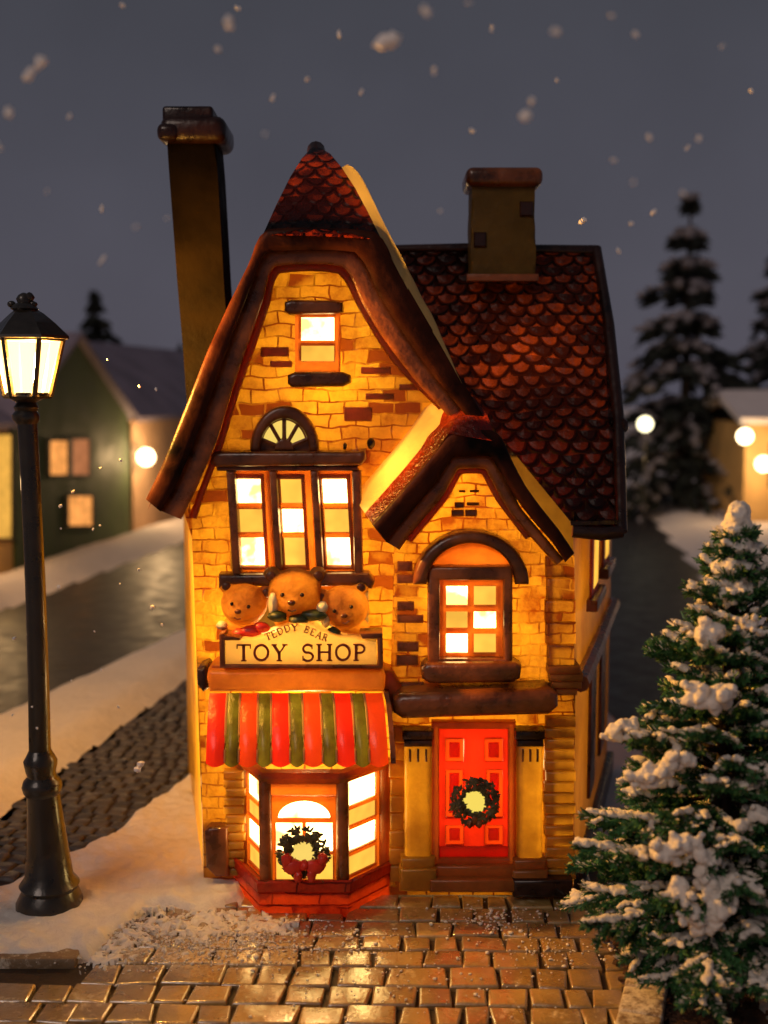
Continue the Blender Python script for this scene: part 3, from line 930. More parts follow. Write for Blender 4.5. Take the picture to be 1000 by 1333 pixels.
plate(bm, [rect(572, 1102, 662, 1116)], YR - 0.075, 0.04, False, 0.015, 2)
part('kick_board', bm, M['redo'], dr)
def wreath(cx, cy, ro, ri, Y, parent, name='wreath', seed=3):
    rnd = random.Random(seed)
    bm = BM()
    c = W(cx, cy, Y)
    k = 0.0098
    rm, rt = (ro + ri) / 2 * k, (ro - ri) / 2 * k * 1.08
    for i in range(230):
        a = rnd.uniform(0, 2 * math.pi); b = rnd.uniform(0, 2 * math.pi)
        rr = rm + rt * 0.75 * math.cos(b)
        p = c + Vector((rr * math.cos(a), -abs(rt * 0.7 * math.sin(b)) - 0.02, rr * math.sin(a)))
        blob(bm, p, (rt * rnd.uniform(.16, .28), rt * .2, rt * rnd.uniform(.42, .75)), 1, 0.3, rot=Matrix.Rotation(rnd.uniform(0, 6.28), 3, 'Y'))
    return part(name, bm, M['wreath'], parent)
wr = wreath(618, 1042, 33, 15, YR - 0.12, shop)
bm = BM(); plate(bm, [arc(618, 1043, 17, 17, 0, 360, 18)[:-1]], YR - 0.13, 0.02, True, 0.008, 2)
part('lit_centre', bm, emit('lit_wreath_centre', (1.0, 0.74, 0.12), 0.95), wr)
bm = BM()
for dx, dy in ((-6, 30), (6, 30), (0, 26)):
    blob(bm, W(618 + dx, 1042 + dy, YR - 0.2), (0.05, 0.04, 0.07), 1, 0.2)
part('bow', bm, M['brown'], wr)
bm = BM()
plate(bm, [rect(564, 1128, 670, 1146)], YR - 0.22, 0.22, False, 0.04, 3)
plate(bm, [rect(560, 1146, 674, 1163)], YR - 0.34, 0.34, True, 0.04, 3)
part('doorstep', bm, M['tan'])

# --- pilasters either side of the door
for (x0, x1, y1, capm) in ((526, 563, 1150, M['brown']), (673, 708, 1152, M['black'])):
    bm = BM()
    plate(bm, [[(x0, 972), (x1, 972), (x1 - 1, y1 - 30), (x0 + 1, y1 - 30)]], YR - 0.20, 0.2, False, 0.09, 5)
    p = part('pilaster', bm, M['smooth'])
    bm = BM()
    plate(bm, [rect(x0 - 2, 952, x1 + 2, 964)], YR - 0.27, 0.27, True, 0.04, 2)
    plate(bm, [rect(x0, 964, x1, 973)], YR - 0.24, 0.24, True, 0.03, 2)
    part('capital', bm, capm, p)
    bm = BM()
    for k in range(3):
        xx = x0 + 8 + k * (x1 - x0 - 16) / 2
        plate(bm, [rect(xx - 1.4, 976, xx + 1.4, 992)], YR - 0.215, 0.03, True, 0.006, 1)
    part('flutes', bm, M['brown'], p)
    bm = BM()
    plate(bm, [rect(x0 - 4, y1 - 32, x1 + 4, y1 - 18)], YR - 0.26, 0.26, False, 0.05, 3)
    plate(bm, [rect(x0 - 6, y1 - 18, x1 + 6, y1 + 12)], YR - 0.30, 0.30, False, 0.05, 3)
    part('base', bm, M['smooth'] if x0 < 600 else M['tan'], p)

def quoin(x0, x1, y0, y1, n, Y, mat, out=0.16, seed=1, taper=0.0):
    rnd = random.Random(seed)
    bm = BM()
    h = (y1 - y0) / n
    for k in range(n):
        j0, j1 = rnd.uniform(-2, 1.5), rnd.uniform(-1.5, 2.5)
        tp = taper * k
        plate(bm, [rect(x0 + j0 + tp, y0 + k * h + 0.6, x1 + j1 - tp, y0 + (k + 1) * h - 0.6)], Y - out - rnd.uniform(0, .03), out, False, 0.035, 3)
    return part('quoin', bm, mat)
quoin(710, 748, 934, 1146, 15, YR, M['smooth'], 0.15, 2)
quoin(712, 748, 724, 868, 5, YR, M['brick_fine'], 0.10, 3)
quoin(292, 318, 1004, 1142, 12, YL, M['smooth'], 0.15, 4)
quoin(508, 527, 945, 1150, 9, YR, M['smooth'], 0.06, 5)
# dark corner plinths
bm = BM()
plate(bm, [[(266, 1084), (272, 1078), (296, 1078), (298, 1142), (280, 1142), (268, 1130)]], YL - 0.22, 0.5, True, 0.05, 3)
part('plinth', bm, M['brown'])
bm = BM()
plate(bm, [rect(668, 1146, 746, 1170)], YR - 0.36, 0.5, True, 0.06, 3)
part('plinth', bm, M['black'])

# dark stained brick strips at the inner corner of the right front
bm = BM()
rnd = random.Random(11)
for k in range(11):
    y0 = 712 + k * 17.5
    x0 = 516 + rnd.uniform(0, 2); x1 = x0 + rnd.choice((22, 28, 34)) * (1 if k > 1 else 0.7)
    if rnd.random() < 0.75:
        plate(bm, [rect(x0, y0 + 1.5, x1, y0 + rnd.uniform(12, 16))], YR - 0.045, 0.05, True, 0.022, 2, mi=0 if rnd.random() < .6 else 1)
part('dark_bricks', bm, [M['redbrown'], M['brown']])
# scattered dark bricks on the big front
bm = BM()
for (x0, y0, x1, y1) in ((448, 530, 484, 548), (470, 478, 508, 487), (476, 512, 512, 520), (340, 452, 376, 464), (352, 470, 380, 478), (520, 500, 548, 508)):
    plate(bm, [rect(x0, y0, x1, y1)], YL - 0.03, 0.04, True, 0.015, 2)
part('dark_bricks', bm, M['tan'])

# --- cornice, sign and teddy bears
YC = -0.62
bm = BM()
plate(bm, [[(270, 872), (498, 872), (502, 884), (500, 902), (272, 902), (268, 884)]], YC, 0.62, False, 0.09, 4)
plate(bm, [[(276, 866), (494, 867), (497, 874), (273, 874)]], YC + 0.10, 0.5, True, 0.03, 2)
co = part('cornice', bm, M['tan'])
bm = BM()
plate(bm, [[(256, 872), (266, 868), (272, 876), (272, 896), (264, 902), (256, 892)]], YC + 0.12, 0.6, True, 0.06, 3)
part('end_block', bm, M['black'], co)
bm = BM()
plate(bm, [[(499, 872), (512, 876), (524, 898), (522, 920), (508, 930), (499, 904)]], YC + 0.20, 0.42, True, 0.06, 3)
part('end_block', bm, M['tan'], co)

YS = -0.72
hump = []
for i in range(25):
    s = i / 24
    x = 320 + 160 * s
    hump.append((x, 834 + (826 - 834) * 0 - 21 * math.exp(-((s - 0.44) / 0.24) ** 2)))
sign_face = [(292, 866), (293, 834)] + [(318, 832)] + hump[1:-1] + [(490, 836), (491, 866)]
bm = BM()
plate(bm, [sign_face], YS, 0.5, False, 0.02, 2)
sg = part('shop_sign', bm, M['sign'])
bm = BM()
plate(bm, [[(285, 826), (292, 824), (293, 868), (286, 869)]], YS - 0.03, 0.35, True, 0.02, 2)
plate(bm, [[(491, 826), (498, 826), (499, 869), (492, 869)]], YS - 0.03, 0.35, True, 0.02, 2)
plate(bm, [[(468, 825), (498, 824), (498, 832), (472, 832)]], YS - 0.03, 0.35, True, 0.02, 2)
plate(bm, [[(286, 826), (312, 830), (312, 834), (286, 834)]], YS - 0.03, 0.35, True, 0.02, 2)
plate(bm, [[(286, 865), (498, 866), (498, 871), (286, 870)]], YS - 0.03, 0.35, True, 0.02, 2)
part('border', bm, M['brown'], sg)

def letter(ch):
    """strokes in a unit-high box: (points, width); returns strokes and advance width"""
    T, t, s = 0.17, 0.09, 0.07
    def ser(x, y, w=0.34): return ([(x - w / 2, y), (x + w / 2, y)], s)
    def el(cx, cy, rx, ry, a0, a1, n=18): return [(cx + rx * math.cos(R(a0 + (a1 - a0) * i / n)), cy + ry * math.sin(R(a0 + (a1 - a0) * i / n))) for i in range(n + 1)]
    D = {
        'T': ([([(0, .96), (.9, .96)], t), ([(.45, .96), (.45, 0)], T), ser(.45, .03), ([(.03, .96), (.03, .74)], s), ([(.87, .96), (.87, .74)], s)], .9),
        'O': ([(el(.5, .5, .43, .45, 0, 360, 28), 0.14)], 1.0),
        'Y': ([([(.12, .95), (.47, .45)], T), ([(.84, .95), (.47, .45)], t), ([(.47, .5), (.47, 0)], T), ser(.14, .96), ser(.82, .96), ser(.47, .03)], .95),
        'S': ([(el(.38, .72, .29, .24, 35, 250, 14) + el(.38, .25, .32, .25, 80, -150, 14), 0.13), ([(.64, .96), (.64, .70)], s), ([(.07, .30), (.07, .02)], s)], .76),
        'H': ([([(.17, 1), (.17, 0)], T), ([(.83, 1), (.83, 0)], T), ([(.17, .52), (.83, .52)], t), ser(.17, .97), ser(.83, .97), ser(.17, .03), ser(.83, .03)], 1.0),
        'P': ([([(.18, 1), (.18, 0)], T), ([(.18, .95)] + el(.42, .71, .28, .24, 90, -90, 12) + [(.18, .47)], .11), ser(.12, .97, .24), ser(.18, .03)], .78),
        'E': ([([(.17, 1), (.17, 0)], T), ([(.1, .96), (.68, .96)], t), ([(.17, .52), (.55, .52)], t), ([(.1, .04), (.7, .04)], t), ([(.68, .96), (.68, .78)], s), ([(.7, .04), (.7, .24)], s)], .78),
        'D': ([([(.17, 1), (.17, 0)], T), ([(.08, .96)] + el(.35, .5, .47, .46, 90, -90, 16) + [(.08, .04)], .11)], .92),
        'B': ([([(.17, 1), (.17, 0)], T), ([(.08, .96)] + el(.38, .74, .24, .22, 90, -90, 10) + [(.17, .52)], .1), ([(.17, .52)] + el(.4, .28, .28, .24, 90, -90, 10) + [(.08, .04)], .1)], .78),
        'A': ([([(.12, 0), (.45, 1)], t), ([(.45, 1), (.80, 0)], T), ([(.25, .34), (.68, .34)], t), ser(.12, .03, .26), ser(.8, .03, .28)], .92),
        'R': ([([(.17, 1), (.17, 0)], T), ([(.08, .96)] + el(.4, .73, .26, .23, 90, -90, 10) + [(.17, .5)], .1), ([(.38, .5), (.76, .03)], T), ser(.17, .03)], .85),
        ' ': ([], .62),
    }
    return D[ch]

def write(bm, text, place, Y, thick=0.02):
    """place(u, v) maps letter space to a photo position"""
    x = 0.0
    for chh in text:
        strokes, adv = letter(chh)
        for pts, w in strokes:
            P = [Vector((p[0] + x, p[1])) for p in pts]
            left, right = [], []
            for i, p in enumerate(P):
                d = (P[min(i + 1, len(P) - 1)] - P[max(i - 1, 0)])
                if d.length < 1e-6: d = Vector((1, 0))
                d.normalize()
                nn = Vector((-d.y, d.x)) * w / 2
                left.append(p + nn); right.append(p - nn)
            for i in range(len(P) - 1):
                q = [left[i], left[i + 1], right[i + 1], right[i]]
                try:
                    plate(bm, [[place(v.x, v.y) for v in q]], Y, thick, True)
                except ValueError:
                    pass
        x += adv + 0.16
    return x - 0.16
def text_width(text): return sum(letter(c)[1] + 0.16 for c in text) - 0.16
# TOY SHOP
tw = text_width('TOY SHOP')
bm = BM()
x0, x1, yb, yt = 308, 476, 861, 839
write(bm, 'TOY SHOP', lambda u, v: (x0 + (x1 - x0) * u / tw, yb - 0.5 * u / tw - (yb - yt) * v), YS - 0.018, 0.03)
part('lettering', bm, M['ink'], sg)
tw2 = text_width('TEDDY BEAR')
bm = BM()
def arcpl(u, v):
    s = u / tw2
    x = 347 + 78 * s
    h = 834.5 - 18 * math.exp(-((s - 0.48) / 0.42) ** 2)
    sl = -18 * math.exp(-((s - 0.48) / 0.42) ** 2) * (-2 * (s - 0.48) / 0.42 ** 2) / 78
    nx, ny = sl, -1.0
    k = 9.5 * v
    ln = math.hypot(nx, ny)
    return (x + k * nx / ln * -1 * -1, h + 5 + k * ny / ln)
write(bm, 'TEDDY BEAR', arcpl, YS - 0.018, 0.03)
part('lettering', bm, M['ink2'], sg)

def bear(cx, cy, r, tilt, body_mat, scarf, look, seed):
    Y = -0.26
    c = W(cx, cy, Y)
    k = r * 0.0099
    bm = BM()
    rot = Matrix.Rotation(R(tilt), 3, 'Y')
    def at(x, y, z): return c + rot @ Vector((x * k, y * k, z * k))
    blob(bm, at(0, 0, 0), (k * 1.02, k * 0.9, k * 0.95), 3)
    blob(bm, at(-0.86, 0.05, 0.66), (k * .36, k * .25, k * .36), 2)
    blob(bm, at(0.86, 0.05, 0.66), (k * .36, k * .25, k * .36), 2)
    blob(bm, at(look * .9, -0.62, -0.30), (k * .50, k * .45, k * .42), 2)
    blob(bm, at(0, 0.25, -1.05), (k * .85, k * .5, k * .6), 2)
    bm = remeshed(bm, 0.022, 0.006, 9)
    bmesh.ops.delete(bm, geom=[f for f in bm.faces if f.calc_center_median().y > c.y + 0.12], context='FACES')   # hollow porcelain, open to the shop behind
    o = part('teddy_bear', bm, M['bear'])
    bm = BM()
    blob(bm, at(look * 1.0, -1.02, -0.18), (k * .15, k * .10, k * .11), 2)
    part('nose', bm, M['brown'], o)
    for sx in (-1, 1):
        bm = BM(); blob(bm, at(look * .7 + sx * .36, -0.86, 0.08), k * .085, 2)
        part('eye', bm, M['black'], o)
        bm = BM(); blob(bm, at(sx * .88, -0.16, 0.66), (k * .2, k * .08, k * .2), 2)
        part('inner_ear', bm, M['brown'], o)
    bm = BM()
    a, b = at(look * .9 - .14, -1.06, -.44), at(look * .9 + .16, -1.06, -.44)
    tube(bm, [a, (a + b) / 2 + Vector((0, 0, -.02)), b], 0.012, 5)
    part('mouth', bm, M['brown'], o)
    bm = BM()
    for q in scarf:
        blob(bm, at(q[0], q[1], q[2]), (k * q[3], k * .3, k * q[4]), 2, 0.2, mi=q[5])
    part('collar', bm, [M['scarf'], M['collar'], M['dkgreen']], o)
bear(318, 786, 30, 10, M['bear'], [(0.55, -.75, -1.0, .5, .28, 0), (0.95, -.7, -.75, .4, .25, 0), (0.1, -.75, -1.15, .4, .22, 0), (-.75, -.5, -1.0, .25, .2, 1)], -0.12, 1)
bear(384, 772, 35, 0, M['bear'], [(-.75, -.5, -.35, .22, .5, 1), (-.6, -.7, -.75, .35, .22, 2), (.75, -.7, -.7, .5, .22, 2), (1.05, -.6, -.45, .22, .25, 1), (.2, -.75, -.85, .4, .2, 2)], -0.05, 2)
bear(449, 790, 31, -14, M['bear'], [(-.7, -.6, -.85, .35, .25, 2), (-.9, -.5, -.3, .2, .3, 1)], -0.05, 3)

# --- striped awning
xs = [271, 288.5, 306, 327, 350, 370, 392, 413, 434, 457, 479, 503]
bm = BM()
NSTR = 11
edges = [268 + (505 - 268) * i / NSTR for i in range(NSTR + 1)]
widths = [1.2 if i % 2 == 0 else 0.88 for i in range(NSTR)]
tot = sum(widths); acc = 0; edges = [0]
for w in widths: acc += w; edges.append(acc / tot)
def awn(s, v):
    """s across 0..1, v down 0..1"""
    xt, xb = 273 + (497 - 273) * s, 268 + (506 - 268) * s
    out = 0.62 + 0.52 * math.sin(min(1, v * 1.0) * math.pi * 0.5) ** 1.0
    y = 902 + 92 * v
    x = xt + (xb - xt) * v ** 0.6
    return W(x, y, -out)
NV, NU = 12, 6
for i in range(NSTR):
    grid = []
    for a in range(NU + 1):
        sa = a / NU
        s = edges[i] + (edges[i + 1] - edges[i]) * sa
        sc = math.sin(math.pi * sa)
        col = []
        for b in range(NV + 1):
            v = b / NV
            p = awn(s, v + 0.035 * sc * (v ** 6))
            p.y -= 0.04 * sc * (0.3 + v)
            col.append(bm.verts.new(p))
        grid.append(col)
    for a in range(NU):
        for b in range(NV):
            f = bm.faces.new([grid[a][b], grid[a + 1][b], grid[a + 1][b + 1], grid[a][b + 1]])
            f.material_index = {0: 0, 1: 2, 2: 1, 3: 2}[i % 4] if i not in (4, 8) else (0 if i == 8 else 0)
bmesh.ops.remove_doubles(bm, verts=bm.verts, dist=0.0004)
aw = part('awning', bm, [M['red'], M['redo'], M['green']])
bm = BM()
for e in edges[1:-1]:
    tube(bm, [awn(e, v) + Vector((0, -0.008, 0)) for v in (0.0, .2, .4, .6, .8, .98)], 0.015, 5)
part('piping', bm, M['cream'], aw)
bm = BM()
pts = [awn(1.0, v) for v in (0, .2, .4, .6, .8, 1.0)]
vs = [bm.verts.new(p + Vector((0.03, 0, 0))) for p in pts] + [bm.verts.new((pts[-1].x + 0.03, -0.1, pts[-1].z)), bm.verts.new((pts[0].x + 0.03, -0.1, pts[0].z))]
f = bm.faces.new(vs)
r = bmesh.ops.extrude_face_region(bm, geom=[f])
bmesh.ops.translate(bm, verts=[v for v in r['geom'] if isinstance(v, bmesh.types.BMVert)], vec=(0.06, 0, 0))
bmesh.ops.recalc_face_normals(bm, faces=bm.faces)
part('awning_cheek', bm, M['brown'], aw)

# --- bay window
Bp = [(W(318, 1080, YL).x, YL), (W(346, 1080, -0.72).x, -0.72), (W(446, 1080, -0.72).x, -0.72), (W(500, 1080, YL - 0.1).x, YL - 0.1)]
zt, zb = W(400, 1012, -0.72).z, W(400, 1150, -0.72).z
def bayface(i, s, z, off=0.0):
    a, b = Vector((Bp[i][0], Bp[i][1], 0)), Vector((Bp[i + 1][0], Bp[i + 1][1], 0))
    d = (b - a).normalized(); nn = Vector((d.y, -d.x, 0))
    p = a.lerp(b, s) + nn * off
    return Vector((p.x, p.y, zb + (zt - zb) * z)), nn
bay = None
H_TOP = 0.82
def bayplate(bm, i, loops, off, thick, back, bevel=0.012, mi=0):
    nn = bayface(i, 0, 0)[1]
    plate3(bm, [[bayface(i, s, z, off)[0] for s, z in lp] for lp in loops], -nn * thick, back, bevel, 2, mi, face_dir=nn)
def rz(s0, z0, s1, z1): return [(s0, z0), (s1, z0), (s1, z1), (s0, z1)]
bm = BM()
side_h = [rz(.2, .05, .85, .2), rz(.2, .24, .85, .46), rz(.2, .50, .85, .66), rz(.2, .70, .85, .94)]
side_h = [rz(.16, .04, .82, .22), rz(.16, .27, .82, .47), rz(.16, .51, .82, .66), rz(.16, .70, .82, .93)]
bayplate(bm, 0, [rz(0, 0, 1, H_TOP + .16)] + side_h, 0, .07, False)
bayplate(bm, 2, [rz(0, 0, 1, H_TOP + .16)] + side_h, 0, .07, False)
# middle: two lights under an arch
archh = [(0.5 + 0.34 * math.cos(R(a)), 0.615 + 0.16 * math.sin(R(a))) for a in range(0, 181, 12)]
mid_h = [rz(.13, .30, .475, .57), rz(.525, .30, .87, .57), rz(.13, .03, .475, .27), rz(.525, .03, .87, .27), archh]
bayplate(bm, 1, [rz(0, 0, 1, 0.82)] + mid_h, 0, .07, False)
bayplate(bm, 1, [rz(0.0, 0.84, 1, 0.99)], 0.05, .1, False, 0.03)
bay = part('bay_window', bm, M['orange'])
bm = BM()
for i, hs, pt in ((0, side_h, (1, 0, 1, 0)), (2, side_h, (1, 0, 1, 0)), (1, mid_h, (0, 0, 1, 1, 0))):
    for h, m_ in zip(hs, pt):
        bayplate(bm, i, [h], -0.035, 0.0, False, 0, m_)
part('pane', bm, [M['white_pane'], M['yellow_pane']], bay)
for k_, (i, s) in enumerate(((0, 0.0), (1, 0.0), (1, 1.0), (2, 1.0))):
    bm = BM()
    p, nn = bayface(i, s, 0)
    x = p.x
    r_ = 0.085
    tube(bm, [(p.x, p.y - 0.02, zb - 0.05), (p.x, p.y - 0.02, zt + 0.06)], r_, 10)
    part('post', bm, M['tan'] if k_ in (0, 3) else M['redbrown'], bay)
# top rail
bm = BM()
tube(bm, [Vector((Bp[k][0], Bp[k][1] - 0.03, zt + 0.02)) for k in range(4)], 0.10, 8)
part('head_rail', bm, M['tan'], bay)
# red brick base
def basering(off, z):
    o = []
    P = [Vector((Bp[0][0] - 0.05, 0.35)), Vector((Bp[0][0], YL)), Vector((Bp[1][0], -0.72)), Vector((Bp[2][0], -0.72)), Vector((Bp[3][0], YL - 0.1)), Vector((Bp[3][0] + 0.05, 0.35))]
    c = Vector(((Bp[1][0] + Bp[2][0]) / 2, 0.1))
    for p in P:
        d = (p - c); o.append(Vector((p.x + d.normalized().x * off, p.y + d.normalized().y * off, z)))
    return o
bm = BM()
levels = [(0.02, -0.0), (0.16, 0.0), (0.20, 0.06), (0.17, 0.16), (0.19, 0.19), (0.22, 0.22), (0.18, 0.32), (0.20, 0.36), (0.24, 0.40), (0.22, 0.46), (0.05, 0.50)]
levels = [(0.10, 0.0), (0.12, 0.02), (0.14, 0.17), (0.115, 0.185), (0.15, 0.20), (0.16, 0.34), (0.13, 0.355), (0.19, 0.375), (0.20, 0.50), (0.17, 0.53), (0.0, zb - 0.01)]
rings = [[bm.verts.new(v) for v in basering(o_ , z)] for o_, z in levels]
for i in range(len(rings) - 1):
    for k in range(5): bm.faces.new([rings[i][k], rings[i][k + 1], rings[i + 1][k + 1], rings[i + 1][k]])
bmesh.ops.recalc_face_normals(bm, faces=bm.faces)
part('brick_base', bm, M['redbrick'], bay)
wr = wreath(395, 1108, 34, 15, -0.78, shop, seed=5)
bm = BM(); plate(bm, [arc(396, 1110, 17, 16, 0, 360, 18)[:-1]], -0.79, 0.02, True, 0.008, 2)
part('lit_centre', bm, M['cream_pane'], wr)
bm = BM()
for dx, dy, rx, rz_ in ((-15, 22, .13, .10), (15, 22, .13, .10), (0, 20, .06, .07), (-22, 14, .08, .09), (24, 12, .07, .08), (-8, 34, .06, .09), (10, 33, .06, .09)):
    blob(bm, W(396 + dx, 1106 + dy, -0.95), (rx, .07, rz_), 2, 0.3)
part('bow', bm, M['scarf'], wr)

# ------------------------------------------------------------------ lamps inside the porcelain
def lamp(loc, p, col=(1.0, 0.60, 0.22), r=0.25):
    l = bpy.data.lights.new('shop_bulb', 'POINT'); l.energy = p; l.color = col; l.shadow_soft_size = r
    o = bpy.data.objects.new('shop_bulb', l); o.location = loc; COL.objects.link(o)
    tag(o, kind='helper')
for loc, p in (((-1.15, 1.1, 1.3), 130), ((-1.1, 0.95, 3.1), 95), ((-1.0, 0.8, 4.9), 85), ((-1.9, 0.8, 4.2), 30), ((-0.75, 0.8, 6.9), 85), ((1.75, 0.7, 1.5), 55), ((0.75, 0.8, 1.8), 65),
               ((0.75, 0.7, 4.3), 60), ((1.9, 0.6, 3.9), 45), ((1.1, 0.4, 5.5), 30), ((2.05, 2.0, 6.9), 120), ((-0.72, 1.0, 8.3), 45), ((-1.1, 0.5, 2.75), 90), ((-1.1, 0.35, 3.35), 60), ((0.3, 0.1, 5.6), 45)):
    lamp(loc, p * 1.2)

# ------------------------------------------------------------------ street lamp
LX = lambda x, y: W(x, y, -0.75)
def lampprof(rows):
    out = []
    for xl, xr, y in rows:
        a, b = LX(xl, y), LX(xr, y)
        out.append(((b.x - a.x) / 2, a.z, (a.x + b.x) / 2))
    return out
base_pt = LX(64, 1172)
lampE = tag(empty('street_lamp', (base_pt.x, -0.75, 0)), 'black cast iron street lamp with a glowing lantern beside the snowy cobbled lane', 'street lamp')
ax = (base_pt.x, -0.75)
bm = BM()
lathe(bm, lampprof([(22, 107, 1186), (22, 107, 1172), (26, 104, 1164), (30, 100, 1156), (26, 103, 1150), (33, 95, 1140), (36, 88, 1100), (36, 80, 1050), (35, 76, 1020)]), ax)
part('base', bm, M['iron'], lampE)
bm = BM()
lathe(bm, lampprof([(34, 77, 1034), (31, 80, 1030), (29, 81, 1023), (31, 79, 1016), (36, 73, 1010), (34, 72, 1004), (32, 74, 996), (31, 74, 990), (35, 70, 983), (38, 66, 976)]), ax)
part('collar', bm, M['iron'], lampE)
bm = BM()
lathe(bm, lampprof([(38, 66, 982), (37, 64, 900), (33, 59, 760), (27, 52, 620), (22, 48, 545)]), ax)
part('post', bm, M['iron'], lampE)
bm = BM()
lathe(bm, lampprof([(22, 48, 552), (17, 51, 546), (16, 51, 540), (20, 48, 535), (18, 50, 530), (22, 47, 524), (12, 58, 518), (9, 64, 514), (9, 64, 511)]), ax)
part('neck', bm, M['iron'], lampE)
# hexagonal lantern
def hexring(xl, xr, y, ph=R(60 + 4), grow=0.0):
    a, b = LX(xl, y), LX(xr, y)
    r = (b.x - a.x) / 2 / 0.97 + grow
    cx = (a.x + b.x) / 2
    return [Vector((cx + r * math.cos(ph + k * math.pi / 3), -0.75 + r * math.sin(ph + k * math.pi / 3), a.z)) for k in range(6)]
tr_, br_ = hexring(-6, 80, 441), hexring(8, 64, 516)
for k in range(6):
    bm = BM()
    a, b, c, d = br_[k], br_[(k + 1) % 6], tr_[(k + 1) % 6], tr_[k]
    m0 = 0.06
    q = [a.lerp(b, m0), b.lerp(a, m0), c.lerp(d, m0), d.lerp(c, m0)]
    nn = (b - a).cross(d - a).normalized()
    plate3(bm, [q], -nn * 0.02, True, 0)
    part('lantern_glass', bm, M['lamp_glass'], lampE)
bm = BM()
for k in range(6):
    tube(bm, [br_[k], tr_[k]], 0.035, 6)
    tube(bm, [br_[k], br_[(k + 1) % 6]], 0.03, 6)
    tube(bm, [tr_[k], tr_[(k + 1) % 6]], 0.035, 6)
part('lantern_frame', bm, M['iron'], lampE)
bm = BM()
rings = [hexring(-13, 88, 441), hexring(-12, 87, 437), hexring(2, 70, 420), hexring(14, 56, 408), hexring(20, 48, 403)]
rv = [[bm.verts.new(p) for p in r_] for r_ in rings]
for i in range(len(rv) - 1):
    for k in range(6): bm.faces.new([rv[i][k], rv[i][(k + 1) % 6], rv[i + 1][(k + 1) % 6], rv[i + 1][k]])
bm.faces.new(rv[0][::-1]); bm.faces.new(rv[-1])
part('lantern_roof', bm, M['iron'], lampE, smooth=False)
bm = BM()
lathe(bm, lampprof([(20, 46, 406), (14, 50, 402), (17, 46, 397), (23, 41, 394), (21, 40, 389), (24, 38, 384), (29, 33, 381)]), ax, 14)
for dx in (-16, 12): blob(bm, LX(31 + dx, 396), (0.05, 0.05, 0.045), 2, 0.2)
blob(bm, LX(38, 387), (0.06, 0.06, 0.06), 2, 0.3)
part('finial', bm, M['iron'], lampE)

lb = bpy.data.lights.new('lantern_bulb', 'POINT'); lb.energy = 29000; lb.color = (1.0, 0.55, 0.13); lb.shadow_soft_size = 0.2
lbo = bpy.data.objects.new('lantern_bulb', lb); lbo.location = (LX(38, 480).x, -0.75, LX(38, 480).z); COL.objects.link(lbo)
tag(lbo, kind='helper')
# ------------------------------------------------------------------ ground
def poly_sheet(name, pts, z, mat, kind='structure'):
    bm = BM()
    bm.faces.new([bm.verts.new((p.x, p.y, z)) for p in pts])
    for f in bm.faces:
        f.normal_update()
        if f.normal.z < 0: f.normal_flip()
    o = obj(name, bm, mat, smooth=False)
    return tag(o, kind=kind)
bm = BM()
g = 400
nn_ = 40
vs = [[bm.verts.new((-g + 2 * g * i / nn_, -60 + 500 * j / nn_, -0.02)) for j in range(nn_ + 1)] for i in range(nn_ + 1)]
for i in range(nn_):
    for j in range(nn_): bm.faces.new([vs[i][j], vs[i + 1][j], vs[i + 1][j + 1], vs[i][j + 1]])
tag(obj('ground', bm, M['snow_far'], smooth=False), 'snow covered ground', None, kind='structure')
SD = Vector((0.185, 1, 0)).normalized()      # direction of the street
def along(p, y): return Vector((p.x + SD.x / SD.y * (y - p.y), y, 0))
A1, A2 = G(0, 936), G(0, 795)
B1, B2 = G(258, 815), G(250, 700)
def ext(a, b, y): return a + (b - a) * ((y - a.y) / (b.y - a.y))
poly_sheet('road', [ext(A1, B1, -12), ext(A1, B1, 75), ext(A2, B2, 75), ext(A2, B2, -12)], 0.004, M['asphalt'])
R1, R2 = G(850, 672), G(940, 770)
poly_sheet('side_road', [Vector((5.2, -2, 0)), ext(R2, R1, 14) + Vector((-.5, 0, 0)), R2, R1, Vector((12, 62, 0)), Vector((3.2, 45, 0)), Vector((4.6, 12, 0))], 0.004, M['asphalt'])

